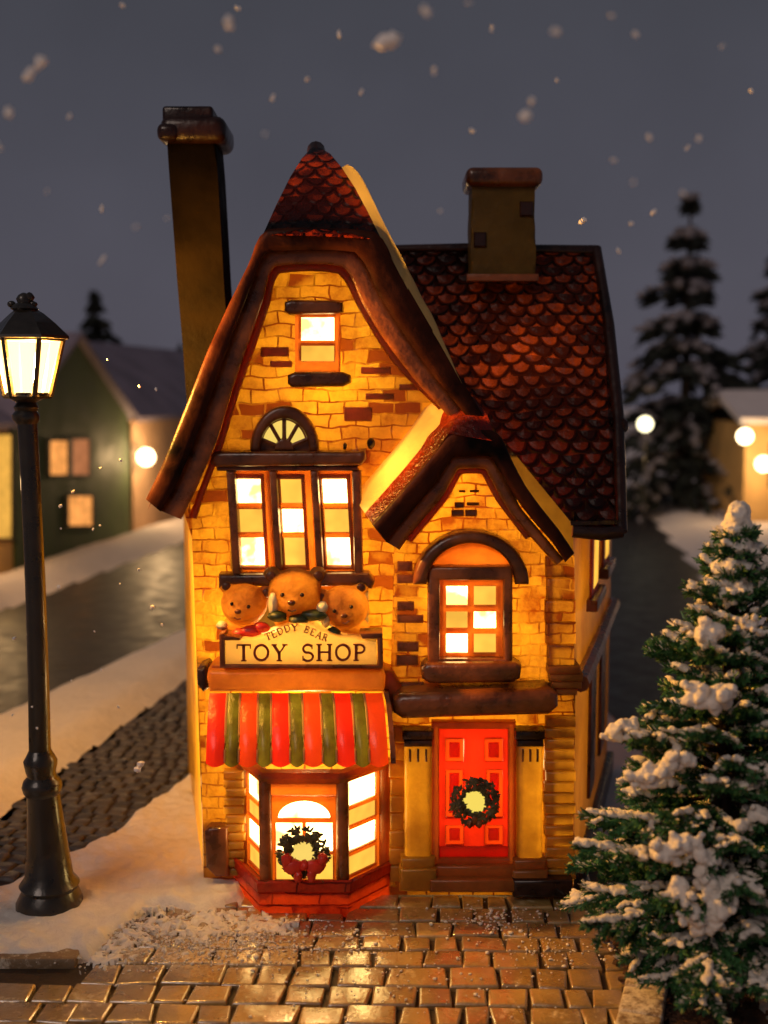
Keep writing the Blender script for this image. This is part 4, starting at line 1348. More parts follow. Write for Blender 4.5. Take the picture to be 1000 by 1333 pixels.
def smooth(a, b, x):
    t = max(0.0, min(1.0, (x - a) / (b - a))); return t * t * (3 - 2 * t)
def edge_dist(poly, p):
    ins = False; dm = 1e9
    n = len(poly)
    for i in range(n):
        a, b = poly[i], poly[(i + 1) % n]
        if ((a.y > p.y) != (b.y > p.y)) and (p.x < (b.x - a.x) * (p.y - a.y) / (b.y - a.y) + a.x): ins = not ins
        ab = Vector((b.x - a.x, b.y - a.y)); ap = Vector((p.x - a.x, p.y - a.y))
        t = max(0, min(1, ap.dot(ab) / max(1e-9, ab.dot(ab))))
        dm = min(dm, (ap - ab * t).length)
    return dm if ins else -dm
def snowfield(name, poly, res, h, edge, rough, mat, nz=1.0, kind='structure', wob=0.0, grain=0.0):
    poly = [Vector((p.x, p.y, 0)) for p in poly]
    x0, x1 = min(p.x for p in poly), max(p.x for p in poly)
    y0, y1 = min(p.y for p in poly), max(p.y for p in poly)
    nx, ny = int((x1 - x0) / res) + 2, int((y1 - y0) / res) + 2
    bm = BM()
    grid = {}
    for i in range(nx):
        for j in range(ny):
            p = Vector((x0 + i * res, y0 + j * res, 0))
            d = edge_dist(poly, p)
            d += wob * (noise.noise(Vector((p.x * 1.3, p.y * 1.3, 5))) + 0.7 * noise.noise(Vector((p.x * 4.1, p.y * 4.1, 9)))) + grain * (noise.noise(Vector((p.x * 9, p.y * 9, 3))) + .7 * noise.noise(Vector((p.x * 19, p.y * 19, 4))) - 0.12)
            if d < -res: continue
            z = h * smooth(-res * 0.6, edge, d)
            z *= 1 + rough * noise.noise(Vector((p.x * nz, p.y * nz, 1))) + rough * 0.5 * noise.noise(Vector((p.x * nz * 3.3, p.y * nz * 3.3, 2)))
            z += rough * 0.12 * h * noise.noise(Vector((p.x * 9, p.y * 9, 2)))
            grid[i, j] = bm.verts.new((p.x, p.y, max(-0.02, z) if d > 0 else -0.03))
    for (i, j), v in grid.items():
        q = [(i, j), (i + 1, j), (i + 1, j + 1), (i, j + 1)]
        if all(k in grid for k in q): bm.faces.new([grid[k] for k in q])
    o = obj(name, bm, mat, angle=180)
    return tag(o, kind=kind)

C1, C2 = G(0, 1062), G(260, 872)
snowfield('snow_bank', [ext(A1, B1, -4), ext(A1, B1, 40), ext(C1, C2, 40), ext(C1, C2, -4)], 0.22, 0.34, 0.6, 0.13, M['snow'], 0.5)
D1 = ext(A2, B2, 20)
snowfield('snow_bank', [ext(A2, B2, 12), ext(A2, B2, 75), ext(A2, B2, 75) + Vector((-3.0, 0, 0)), ext(A2, B2, 12) + Vector((-3.0, 0, 0))], 0.4, 0.55, 1.2, 0.25, M['snow_far'], 0.4)
snowfield('snow_bank', [R1 + Vector((0, 8, 0)), R1, R2, ext(R2, R1, 14) + Vector((0.3, 0, 0)), Vector((22, 12, 0)), Vector((34, 30, 0)), Vector((36, 66, 0))], 0.7, 0.4, 1.5, 0.3, M['snow_far'], 0.25)

# dark cobbled lane
def stones(name, cells, mat, h, bevel, label=None, seed=1, seg=2):
    rnd = random.Random(seed)
    bm = BM()
    lay = bm.faces.layers.float.new('tint')
    for quad_ in cells:
        t = rnd.random()
        z = h + rnd.uniform(-1, 1) * h * 0.12
        tl = [Vector((0, 0, rnd.uniform(-1, 1) * h * 0.10)) for _ in range(4)]
        c = sum((Vector((p[0], p[1], 0)) for p in quad_), Vector()) / 4
        top, mid, bot = [], [], []
        for p, d in zip(quad_, tl):
            P = Vector((p[0], p[1], 0))
            inn = (c - P).normalized()
            bot.append(bm.verts.new(P + Vector((0, 0, -0.02))))
            mid.append(bm.verts.new(P + Vector((0, 0, z - bevel * 0.8)) + d))
            top.append(P + inn * bevel * 1.3 + Vector((0, 0, z)) + d)
        # rounded corners: eight-sided top
        tv = [bm.verts.new(p) for p in top]
        fs = [bm.faces.new(tv)]
        for k in range(4):
            j = (k + 1) % 4
            fs.append(bm.faces.new([mid[k], mid[j], tv[j], tv[k]]))
            fs.append(bm.faces.new([bot[k], bot[j], mid[j], mid[k]]))
        for f in fs: f[lay] = t
    bmesh.ops.recalc_face_normals(bm, faces=bm.faces)
    es = [e for e in bm.edges if e.calc_face_angle(0) > R(25) and max(v.co.z for v in e.verts) > 0.01 and len(e.link_faces) == 2]
    bmesh.ops.bevel(bm, geom=es, offset=bevel * 0.45, segments=seg, affect='EDGES', profile=0.6, clamp_overlap=True)
    o = obj(name, bm, mat, angle=70)
    return tag(o, label, None, kind='structure')

poly_sheet('lane', [ext(C1, C2, -4), ext(C1, C2, 30), Vector((2.6, 30, 0)), Vector((2.6, 5.5, 0)), Vector((-2.0, 1, 0)), Vector((-3.6, -1.2, 0)), Vector((-9, -2, 0))], 0.004, M['joint'])
cells = []
rnd = random.Random(4)
P0 = G(130, 1080); xa = Vector((SD.y, -SD.x, 0))
r = -20
while r < 58:
    v0 = r * 0.29; s = -7.0 + rnd.uniform(0, .3)
    while s < 6.0:
        w = rnd.uniform(0.22, 0.36)
        quad_ = []
        cc = P0 + xa * (s + w / 2) + SD * (v0 + 0.14)
        left = ext(C1, C2, cc.y).x
        ok = cc.x > left + 0.1 and cc.x < -2.3 + 0.15 * max(0, cc.y) and cc.y > 0.3 and cc.y < 16
        if cc.y < 1.2 and cc.x > -2.9: ok = False
        if ok:
            for (a, b) in ((s + .025, v0 + .02), (s + w - .025, v0 + .02), (s + w - .025, v0 + .27), (s + .025, v0 + .27)):
                q = P0 + xa * (a + rnd.uniform(-.02, .02)) + SD * (b + rnd.uniform(-.025, .025))
                quad_.append((q.x, q.y))
            cells.append(quad_)
        s += w
    r += 1
stones('cobbled_lane', cells, M['cobble'], 0.055, 0.034, 'dark cobbled lane', 3, 1)

# golden pavers in front of the shop
poly_sheet('paving_bed', [Vector((-12, -9, 0)), Vector((9, -9, 0)), Vector((6.5, 1.2, 0)), Vector((-2.6, 1.2, 0)), G(200, 1168), Vector((-12, -1.6, 0))], 0.006, M['joint'])
cells = []
rnd = random.Random(9)
PD = Vector((0.06, 1, 0)).normalized(); PX = Vector((1, -0.02, 0)).normalized()
y = -6.2
rowi = 0
kerb_y = G(60, 1290).y
while y < 0.7:
    h = rnd.choice((0.36, 0.40, 0.45, 0.38))
    s = -8.0 + rnd.uniform(0, .8)
    while s < 5.2:
        w = rnd.choice((0.38, 0.46, 0.58, 0.50, 0.72)) * (0.8 if s > 0.2 else 1.0)
        c = PX * (s + w / 2) + PD * (y + h / 2)
        px_ok = True
        # stay clear of the snow-covered footway on the left and of the house
        if c.y > kerb_y + 0.1 and c.x < ext(G(100, 1290), G(205, 1168), c.y).x: px_ok = False
        if c.y > -0.25 and -2.4 < c.x < 2.6: px_ok = False
        if c.x > G(790, 1250).x + 0.1: px_ok = False
        if px_ok:
            q = []
            for (a, b) in ((s + .018, y + .016), (s + w - .018, y + .016), (s + w - .018, y + h - .016), (s + .018, y + h - .016)):
                P = PX * (a + rnd.uniform(-.03, .03)) + PD * (b + rnd.uniform(-.022, .022))
                q.append((P.x, P.y))
            cells.append(q)
        s += w
    y += h
stones('pavement', cells, M['paver'], 0.075, 0.022, 'golden wet paving stones', 5, 2)

# footway kerb on the left
bm = BM()
a, b = G(-160, 1262), G(98, 1262)
box(bm, ((a.x + b.x) / 2, (a.y) + 0.22, 0.055), (b.x - a.x, 0.44, 0.15), None, 0.03, 2)
tag(obj('kerb', bm, M['kerbstone']), 'snowy kerb stone', kind='structure')
# footway slab and its snow cover
snow_poly = [G(-120, 1262), G(70, 1262), G(100, 1258), G(120, 1252), G(150, 1225), G(196, 1190), G(255, 1200), G(318, 1180), G(330, 1150), G(300, 1085), G(262, 1040), G(266, 1005), G(200, 1046), G(130, 1098), G(0, 1160), G(-120, 1205)]
snowfield('footway', snow_poly, 0.045, 0.17, 0.18, 0.34, M['snow'], 2.2, wob=0.09)
# thin drift over the lane edge
# thin broken snow cover and crumbs on the paving (nobody could count them)
dust = [G(110, 1258), G(190, 1180), G(262, 1188), G(330, 1195), G(390, 1205), G(380, 1222), G(300, 1235), G(200, 1250), G(140, 1272)]
snowfield('snow_cover', dust, 0.018, 0.098, 0.22, 0.5, M['snow'], 3.0, wob=0.30, grain=0.55)
bm = BM()
rnd = random.Random(21)
cen = [(G(250, 1232), 0.8, 700), (G(330, 1240), 0.6, 350), (G(170, 1215), 0.5, 250), (G(440, 1235), 0.7, 160), (G(640, 1205), 0.45, 160), (G(720, 1250), 0.5, 110), (G(520, 1290), 1.3, 160)]
for c, sp, n_ in cen:
    for k in range(n_):
        p = c + Vector((rnd.gauss(0, sp * 0.7), rnd.gauss(0, sp * .45), 0))
        if p.y > -0.95 and -2.2 < p.x < 0.1: continue
        if p.y > -0.45 and p.x > -2.4: continue
        r_ = min(0.030, abs(rnd.gauss(0, 0.008)) + 0.005)
        blob(bm, (p.x, p.y, 0.088 + r_ * 0.25), (r_ * rnd.uniform(.8, 1.5), r_ * rnd.uniform(.8, 1.4), r_ * .7), 1, 0.9)
tag(obj('snow_crumbs', bm, M['snow'], angle=180), 'loose snow crumbs on the paving', kind='stuff')

# kerb blocks and gravel verge by the fir tree
bm = BM()
a, b = G(806, 1345), G(826, 1255)
dirv = (b - a); L_ = dirv.length; ang = math.atan2(dirv.y, dirv.x)
nk = 4
for k in range(-1, nk):
    c = a + dirv * ((k + 0.5) / nk * 1.4)
    box(bm, (c.x + 0.22, c.y, 0.10), (L_ / nk * 1.36, 0.46, 0.26), Matrix.Rotation(ang, 3, 'Z'), 0.035, 3)
tag(obj('kerb', bm, M['kerbstone']), 'tan kerb stone beside the fir tree', kind='structure')
bm = BM()
rnd = random.Random(31)
c0 = G(880, 1310)
for k in range(420):
    p = c0 + Vector((rnd.uniform(-.55, 1.4), rnd.uniform(-1.2, 1.6), 0))
    r_ = rnd.uniform(0.02, 0.055)
    blob(bm, (p.x, p.y, 0.10 + r_ * .3), (r_ * 1.2, r_, r_ * .8), 1, 0.5)
tag(obj('gravel', bm, M['gravel']), 'brown gravel bed round the fir tree', kind='stuff')
poly_sheet('verge', [Vector((a.x + .2, -6.5, 0)), Vector((7, -6.5, 0)), Vector((7, 0.5, 0)), Vector((b.x + .5, 0.5, 0))], 0.09, M['gravel'])
snowfield('snow_mound', [G(940, 1285), G(965, 1262), G(1100, 1250), G(1150, 1400), G(1000, 1400), G(985, 1330)], 0.06, 0.42, 0.4, 0.2, M['snow'], 1.3, wob=0.05)

# ------------------------------------------------------------------ snowy fir tree in front
def fir():
    rnd = random.Random(12)
    base = Vector((G(928, 1318).x, G(928, 1318).y, 0.0))
    tip = W(962, 680, base.y)
    H = tip.z + 0.12
    root = tag(empty('fir_tree', base), 'bushy green fir tree loaded with clumps of snow in the right foreground', 'fir tree')
    def axis(z):
        s = z / H
        return Vector((base.x + (tip.x - base.x) * s ** 1.5, base.y, z))
    bm = BM()
    tube(bm, [axis(0) , axis(0.25), axis(.6), axis(2), axis(3.5), axis(H - .15)], [0.34, 0.24, 0.15, 0.11, 0.07, 0.02], 12)
    part('trunk', bm, M['bark'], root)
    bn = BM(); bs = BM()
    wood = BM()
    def needles(p0, p1, r, n, snowy):
        d = (p1 - p0); L = d.length; d.normalize()
        up = Vector((0, 0, 1)) if abs(d.z) < 0.95 else Vector((1, 0, 0))
        a = d.cross(up).normalized(); b = a.cross(d).normalized()
        if b.z < 0: b = -b
        for k in range(n):
            s = rnd.random()
            th = rnd.uniform(0, 2 * math.pi)
            o = a * math.cos(th) + b * math.sin(th)
            q = p0 + d * (L * s)
            le = r * rnd.uniform(0.7, 1.15)
            dirn = (o * 1.0 + d * rnd.uniform(0.8, 1.7)).normalized()
            side = dirn.cross(o.cross(d)).normalized() if False else dirn.cross(Vector((rnd.uniform(-1, 1), rnd.uniform(-1, 1), rnd.uniform(-1, 1)))).normalized()
            w = 0.0125
            e = q + dirn * le
            f = bn.faces.new([bn.verts.new(q - side * w), bn.verts.new(q + side * w), bn.verts.new(e + side * w * .5), bn.verts.new(e - side * w * .5)])
            if snowy and math.sin(th) > 0.0 and rnd.random() < snowy: f.material_index = 1
    def strip(p0, p1, lo, hi, r0, lift):
        L = (p1 - p0).length
        m = max(2, int(L * (hi - lo) / 0.026))
        ph_ = rnd.uniform(0, 9)
        for k in range(m + 1):
            t_ = lo + (hi - lo) * k / m
            e = math.sin(math.pi * min(1, max(0.12, (k + .6) / (m + 1)))) ** .5
            rr = r0 * e * (0.8 + 0.5 * noise.noise(Vector((t_ * 6 + ph_, 1, 2))))
            q = p0.lerp(p1, t_) + Vector((rnd.gauss(0, .010), rnd.gauss(0, .010), lift + rnd.uniform(-.008, .012)))
            blob(bs, q, (rr * 1.15, rr * 1.15, rr * .8), 1, 0.5)
    def twig(p0, p1, snow):
        L = (p1 - p0).length
        tube(bn, [p0.lerp(p1, .1), p0.lerp(p1, .6), p1], [0.030, 0.034, 0.014], 6)
        needles(p0, p1, 0.088, int(88 * L / 0.3) + 26, 0.14 + snow * 0.5)
        tube(wood, [p0, p1], [0.014, 0.008], 5)
        if snow > 0.3 and rnd.random() < .72:
            strip(p0, p1, rnd.uniform(0.2, 0.6), 1.08, rnd.uniform(.030, .052), 0.05)
    z = 0.86
    lev = 0
    while z < H - 0.12:
        s = z / H
        R_ = min(1.72, 2.22 * (1 - s)) * (1 + 0.08 * math.sin(lev * 1.7)) * min(1.0, 0.55 + (z - 0.86) * 0.9) + 0.08
        nb = max(6, int(13 * (1 - s) ** 0.6) + 4)
        ph = rnd.uniform(0, 6.28)
        for k in range(nb):
            az = ph + k * 2 * math.pi / nb + rnd.uniform(-.22, .22)
            le = R_ * rnd.uniform(0.72, 1.06)
            el = R(-15 + 40 * s + rnd.uniform(-9, 9))
            hd = Vector((math.cos(az), math.sin(az), 0))
            p0 = axis(z)
            ctrl = p0 + hd * le * 0.5 + Vector((0, 0, math.tan(el) * le * 0.5 - 0.06 * le))
            p1 = p0 + hd * le + Vector((0, 0, math.tan(el) * le + 0.03 * le))
            snow = 1.0 if rnd.random() < 0.82 else 0.0
            snow *= rnd.uniform(0.5, 1.0)
            front = hd.y < 0.45
            pts = [p0, p0.lerp(ctrl, .55), ctrl, ctrl.lerp(p1, .5), p1]
            tube(wood, pts, [0.03 * (1 - s * .5), 0.025, 0.02, 0.015, 0.008], 5)
            for i in range(1, 4):
                needles(pts[i], pts[i + 1], 0.10, int(60 * (pts[i + 1] - pts[i]).length / .3) if front else int(25 * (pts[i + 1] - pts[i]).length / .3), snow * (.15 + .25 * i / 3))
            if snow > .45: strip(ctrl, p1, rnd.uniform(.0, .4), 1.05, rnd.uniform(.038, .066), .055)
            sd = Vector((-hd.y, hd.x, 0))
            nt = max(2, int(le / 0.25))
            for j in range(nt):
                t_ = 0.32 + 0.64 * j / nt
                q0 = p0.lerp(ctrl, t_ * 2) if t_ < .5 else ctrl.lerp(p1, t_ * 2 - 1)
                for sg in (-1, 1):
                    if not front and rnd.random() < .5: continue
                    tl = min(1, .22 + le / 1.25) * (0.26 + 0.28 * (1 - t_)) * rnd.uniform(.75, 1.2) * (0.62 + .38 * (1 - s))
                    q1 = q0 + (hd * rnd.uniform(.75, 1.0) + sd * sg * rnd.uniform(.45, .8)) * tl + Vector((0, 0, math.tan(el) * tl * .7 + rnd.uniform(-.05, .06)))
                    twig(q0, q1, snow if rnd.random() < .75 else 0)
        z += 0.20 + 0.09 * (1 - s)
        lev += 1
    # crown tip, thick with snow
    for k in range(170):
        zz = rnd.uniform(H - 0.95, H + 0.02)
        s = (H - zz) / 1.0
        a = rnd.uniform(0, 6.28)
        rr = 0.03 + 0.30 * s * rnd.uniform(.6, 1.1)
        q = axis(min(zz, H)) + Vector((math.cos(a) * rr, math.sin(a) * rr, 0)); q.z = zz
        r_ = rnd.uniform(.06, .11) * (1 - .3 * s)
        blob(bs, q, r_, 1, .5)
    # the large clumps that catch the light
    def clump(pts, rad, back):
        for (x, y) in pts:
            c = W(x, y, base.y - back)
            for _ in range(16):
                r_ = rad * rnd.uniform(.30, .68)
                blob(bs, c + Vector((rnd.gauss(0, rad * .55), rnd.gauss(0, rad * .4), rnd.gauss(0, rad * .42))), r_, 1, .6)
    clump([(921, 824)], .13, .62); clump([(906, 905), (926, 910), (938, 903)], .12, .85)
    clump([(838, 1015), (856, 1005), (874, 990)], .11, 1.0)
    clump([(865, 1112), (880, 1098), (900, 1098), (912, 1112), (918, 1135), (924, 1160)], .105, 1.2)
    clump([(888, 1160), (893, 1182), (905, 1200), (928, 1200), (938, 1182), (946, 1168)], .10, 1.25)
    clump([(800, 958), (812, 945), (828, 955)], .09, .3)
    clump([(975, 812), (970, 1075), (990, 1060)], .08, .9)
    part('foliage', bn, [M['needle'], M['needle_white']], root, smooth=False)
    part('branches', wood, M['bark'], root)
    bs = remeshed(bs, 0.016)
    for _ in range(3): bmesh.ops.smooth_vert(bs, verts=bs.verts, factor=0.5, use_axis_x=True, use_axis_y=True, use_axis_z=True)
    bs.normal_update()
    for v in bs.verts: v.co += v.normal * (0.006 + 0.010 * noise.noise(v.co * 24) + 0.006 * noise.noise(v.co * 55))
    part('snow', bs, M['snow_fluff'], root)
fir()

# ------------------------------------------------------------------ background spruces
def spruce(base, H, Rm, seed, label, levels=11, group=None, snowy=1.0):
    rnd = random.Random(seed)
    root = tag(empty('spruce_tree', base), label, 'spruce tree', group)
    bm = BM(); tube(bm, [base + Vector((0, 0, -.1)), base + Vector((0, 0, H * .5)), base + Vector((0, 0, H * .97))], [H * .022, H * .014, H * .003], 8)
    part('trunk', bm, M['bark'], root)
    bn, bs = BM(), BM()
    for l in range(levels):
        s = l / (levels - 1)
        z = H * (0.10 + 0.84 * s + rnd.uniform(-.018, .018))
        r = Rm * (1 - s) ** 0.95 + 0.03 * Rm
        nb = int(8 * (1 - s) ** .5) + 4
        for k in range(nb):
            az = k * 2 * math.pi / nb + rnd.uniform(-.25, .25) + l
            le = r * rnd.uniform(.5, 1.15)
            hd = Vector((math.cos(az), math.sin(az), 0)); sd = Vector((-hd.y, hd.x, 0))
            droop = rnd.uniform(.28, .5)
            n = int(16 + 26 * le / Rm)
            for j in range(n):
                t = rnd.random() ** .7
                wd = 0.30 * le * (1 - t * .75)
                q = base + Vector((0, 0, z)) + hd * le * t + sd * rnd.uniform(-1, 1) * wd + Vector((0, 0, -droop * le * t * t + rnd.uniform(-.06, .04) * Rm))
                a = Rm * rnd.uniform(.05, .10)
                d1 = (hd + sd * rnd.uniform(-.7, .7) + Vector((0, 0, -rnd.uniform(.2, .8)))).normalized()
                d2 = d1.cross(Vector((rnd.uniform(-1, 1), rnd.uniform(-1, 1), rnd.uniform(-1, 1)))).normalized()
                bn.faces.new([bn.verts.new(q - d1 * a - d2 * a * .25), bn.verts.new(q - d1 * a * .2 + d2 * a * .5), bn.verts.new(q + d1 * a * 1.2), bn.verts.new(q - d2 * a * .5)])
            if rnd.random() < .8 * snowy:
                for j in range(7):
                    t = .25 + .72 * j / 6
                    q = base + Vector((0, 0, z + .025 * H * .4)) + hd * le * t + Vector((0, 0, -droop * le * t * t + .03 * Rm))
                    blob(bs, q + Vector((rnd.gauss(0, .02 * Rm), 0, rnd.gauss(0, .008 * Rm))), (Rm * rnd.uniform(.03, .065), Rm * .06, Rm * rnd.uniform(.018, .034)), 1, .6)
    part('foliage', bn, M['farneedle'], root, smooth=False)
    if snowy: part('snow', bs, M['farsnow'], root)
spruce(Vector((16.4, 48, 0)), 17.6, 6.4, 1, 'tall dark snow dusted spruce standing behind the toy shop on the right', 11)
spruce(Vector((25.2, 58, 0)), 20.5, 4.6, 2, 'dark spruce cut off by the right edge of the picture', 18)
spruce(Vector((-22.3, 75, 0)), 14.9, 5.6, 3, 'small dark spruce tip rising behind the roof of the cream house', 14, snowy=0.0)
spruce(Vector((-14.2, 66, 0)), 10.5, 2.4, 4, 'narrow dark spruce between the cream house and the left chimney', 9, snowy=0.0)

# ------------------------------------------------------------------ background houses
hm = lambda n, c, **k: simple(n, c, 0.7, 0.25, 0.6, 0.3, 0.05, **k)
M['h_green'] = hm('green_clapboard', (0.050, 0.075, 0.028))
M['h_cream'] = hm('cream_render', (0.46, 0.29, 0.17))
M['h_yellow'] = hm('yellow_render', (0.50, 0.30, 0.10))
M['h_roof'] = hm('snow_roof_painted_dim', (0.21, 0.18, 0.24))  # snowy roofs; their weak light is put into the dark purple-grey colour
M['h_dark'] = hm('dark_timber', (0.030, 0.022, 0.018))
M['h_pane'] = emit('lit_far_window_peach', (1.0, 0.38, 0.09), 1.25, 0.45)
M['h_pane2'] = emit('lit_far_window_dim', (0.95, 0.34, 0.13), 0.55, 0.3)
M['h_pane3'] = emit('lit_far_window_amber', (1.0, 0.50, 0.08), 1.0, 0.3)
M['globe'] = emit('lit_globe', (1.0, 0.76, 0.42), 9.0)
M['globe2'] = emit('lit_globe_pale', (1.0, 0.90, 0.55), 4.5)

FD = (B2 - A2).normalized()
FN = Vector((FD.y, -FD.x, 0))                       # towards the street (right)
def front(y): 
    p = ext(A2, B2, y); return Vector((p.x - 3.0, y, 0))
def street_house(name, label, y0, y1, ze, zr, wall, gable, depth=8.0, cat='house'):
    o0 = front(y0)
    root = tag(empty(name, o0), label, cat)
    a, b = front(y0), front(y1)
    c, d = b - FN * depth, a - FN * depth
    up = Vector((0, 0, 1))
    bm = BM()
    q = [a, b, c, d]
    bm.faces.new([bm.verts.new(p) for p in q][::-1])
    lo = [bm.verts.new(p) for p in q]; hi = [bm.verts.new(p + up * ze) for p in q]
    for k in range(4): bm.faces.new([lo[k], lo[(k + 1) % 4], hi[(k + 1) % 4], hi[k]])
    if gable:
        m0, m1 = bm.verts.new((a + b) / 2 + up * zr), bm.verts.new((c + d) / 2 + up * zr)
        bm.faces.new([hi[0], hi[1], m0]); bm.faces.new([hi[2], hi[3], m1])
    else:
        m0, m1 = bm.verts.new((a + d) / 2 + up * zr), bm.verts.new((b + c) / 2 + up * zr)
        bm.faces.new([hi[0], m0, hi[3]]); bm.faces.new([hi[1], hi[2], m1])
    bmesh.ops.remove_doubles(bm, verts=bm.verts, dist=.001)
    bmesh.ops.recalc_face_normals(bm, faces=bm.faces)
    part('wall', bm, wall, root, smooth=False)
    bm = BM()
    ov = 0.35
    if gable:
        for e, f in ((a, d), (b, c)):
            e2, f2 = e + FN * ov, f
            r0, r1 = (a + b) / 2 + FN * ov, (c + d) / 2
            dirn = ((e - (a + b) / 2)).normalized() * ov
            P = [e2 + dirn + up * (ze - ov * (zr - ze) / ((a - b).length / 2)), f2 + dirn + up * (ze - ov * (zr - ze) / ((a - b).length / 2)), r1 + up * (zr + .02), r0 + up * (zr + .02)]
            plate3(bm, [P], (0, 0, 0.22), True, 0.0)
    else:
        for e, f, sgn in ((a, b, 1), (d, c, -1)):
            m0_, m1_ = (a + d) / 2, (b + c) / 2
            k = ov * (zr - ze) / (depth / 2)
            P = [e + FN * ov * sgn - FD * .3 + up * (ze - k), f + FN * ov * sgn + FD * .3 + up * (ze - k), m1_ + FD * .3 + up * (zr + .02), m0_ - FD * .3 + up * (zr + .02)]
            plate3(bm, [P], (0, 0, 0.22), True, 0.0)
    bmesh.ops.recalc_face_normals(bm, faces=bm.faces)
    part('roof', bm, M['h_roof'], root, smooth=False)
    return root
def wall_rect(x0, y0, x1, y1, plane_p, off=0.05):
    n = FN
    p = plane_p + n * off
    return [hit(x, y, p, n) for x, y in rect(x0, y0, x1, y1)]
def far_window(root, x0, y0, x1, y1, pane, framew=3.0, fm=None):
    p0 = Vector(root['wl'])
    bm = BM()
    f0 = wall_rect(x0 - framew, y0 - framew, x1 + framew, y1 + framew, p0, .10)
    f1 = wall_rect(x0, y0, x1, y1, p0, .10)
    plate3(bm, [f0, f1], -FN * 0.1, True, 0.0, face_dir=FN)
    w = part('window', bm, fm or M['h_dark'], root, smooth=False)
    bm = BM()
    plate3(bm, [wall_rect(x0 - .5, y0 - .5, x1 + .5, y1 + .5, p0, .05)], (0, 0, 0), face_dir=FN)
    part('pane', bm, pane, w, smooth=False)
gh = street_house('house', 'dark green gabled house with small lit windows behind the street lamp', 27.3, 38.2, 5.6, 8.9, M['h_green'], True)
far_window(gh, 66, 574, 89, 618, M['h_pane'])
far_window(gh, 95, 572, 117, 618, M['h_pane2'])
far_window(gh, 90, 646, 121, 684, M['h_pane'])
chh = street_house('house', 'cream house under a purple grey roof with a round lit wall lamp', 38.6, 60, 5.6, 9.0, M['h_cream'], False)
yh = street_house('house', 'yellow lit house at the left edge, partly behind the street lamp', 14.0, 27.0, 5.6, 8.0, M['h_yellow'], False)
far_window(yh, -14, 566, 16, 700, M['h_pane3'], 3)
def globe(root, c, r, mat, bracket_to):
    bm = BM(); blob(bm, c, r, 3)
    g = part('wall_lamp', bm, mat, root)
    bm = BM(); tube(bm, [c + (bracket_to - c).normalized() * r * .9, bracket_to], 0.05, 6)
    part('bracket', bm, M['h_dark'], g)
pl = front(42)
c = hit(190, 595, pl + FN * .55, FN)
globe(chh, c, 0.40, M['globe'], c - FN * .55)
# light the lamp gives to the wall
def bulb(loc, p, col=(1, .62, .28), r=.25):
    l = bpy.data.lights.new('lamp_bulb', 'POINT'); l.energy = p; l.color = col; l.shadow_soft_size = r
    o = bpy.data.objects.new('lamp_bulb', l); o.location = loc; COL.objects.link(o); tag(o, kind='helper')
bulb(c + FN * .75, 560)
cy_ = hit(-12, 560, front(20) + FN * 1.2, FN)
bulb(Vector((cy_.x, cy_.y, 3.6)), 260)

# right-hand house
rh0 = Vector((17.4, 40.5, 0))
rh = tag(empty('house', rh0), 'amber lit house with snowy eaves at the right edge of the picture', 'house')
bm = BM(); box(bm, (21.9, 44.5, 2.6), (9, 8, 5.2)); part('wall', bm, M['h_yellow'], rh, smooth=False)
bm = BM()
plate3(bm, [[Vector((17.0, 40.1, 5.15)), Vector((26.8, 40.1, 5.15)), Vector((26.8, 44.5, 6.5)), Vector((17.0, 44.5, 6.5))]], (0, 0, .3), True)
plate3(bm, [[Vector((17.0, 48.9, 5.15)), Vector((26.8, 48.9, 5.15)), Vector((26.8, 44.5, 6.5)), Vector((17.0, 44.5, 6.5))]], (0, 0, .3), True)
bmesh.ops.recalc_face_normals(bm, faces=bm.faces)
part('roof', bm, M['snow_far'], rh, smooth=False)
bm = BM(); box(bm, (19.0, 40.45, 3.2), (0.9, .14, 2.2)); w = part('window', bm, M['h_dark'], rh, smooth=False)
bm = BM(); box(bm, (19.0, 40.36, 3.2), (0.7, .06, 2.0)); part('pane', bm, M['h_pane3'], w, smooth=False)
for (x, y) in ((970, 568), (994, 604)):
    c = W(x, y, 39.7); globe(rh, c, 0.36, M['globe'], c + Vector((0, .8, 0)))
    bulb(c - Vector((0, .7, 0.2)), 200)
# distant globe lamp
gl = W(840, 552, 42)
gE = tag(empty('globe_lamp', (gl.x, gl.y, 0)), 'distant lamp with a round pale globe in front of the tall spruce', 'street lamp')
bm = BM(); tube(bm, [(gl.x, gl.y, 0), (gl.x, gl.y, gl.z - .25)], [0.07, 0.04], 8); part('post', bm, M['iron'], gE)
bm = BM(); blob(bm, gl, 0.36, 3); part('globe', bm, M['globe2'], gE)

# ------------------------------------------------------------------ falling snow
def flake(x, y, size, Y, label, group=None, n=3, seed=0, stretch=(1, 1), rot=0):
    rnd = random.Random(seed * 7 + int(x) * 13 + int(y))
    c = W(x, y, Y)
    k = size * (Y + 15) / F * 0.5
    bm = BM()
    for i in range(n):
        o = Vector((rnd.uniform(-.55, .55) * k * (n > 1), rnd.uniform(-.3, .3) * k, rnd.uniform(-.55, .55) * k * (n > 1)))
        m_ = Matrix.Rotation(R(rot), 3, 'Y')
        o = m_ @ Vector((o.x * stretch[0], o.y, o.z * stretch[1]))
        blob(bm, c + o, (k * rnd.uniform(.55, .8) * stretch[0], k * .5, k * rnd.uniform(.55, .8) * stretch[1]), 1, .5, rot=m_)
    off = Vector(c)
    bmesh.ops.translate(bm, verts=bm.verts, vec=-off)
    me = bpy.data.meshes.new('snowflake'); bm.to_mesh(me); bm.free(); me.materials.append(M['flake'])
    o = bpy.data.objects.new('snowflake', me); COL.objects.link(o); o.location = off
    tag(o, label, 'snowflake', group)
SKY = 'small snowflakes in the sky'
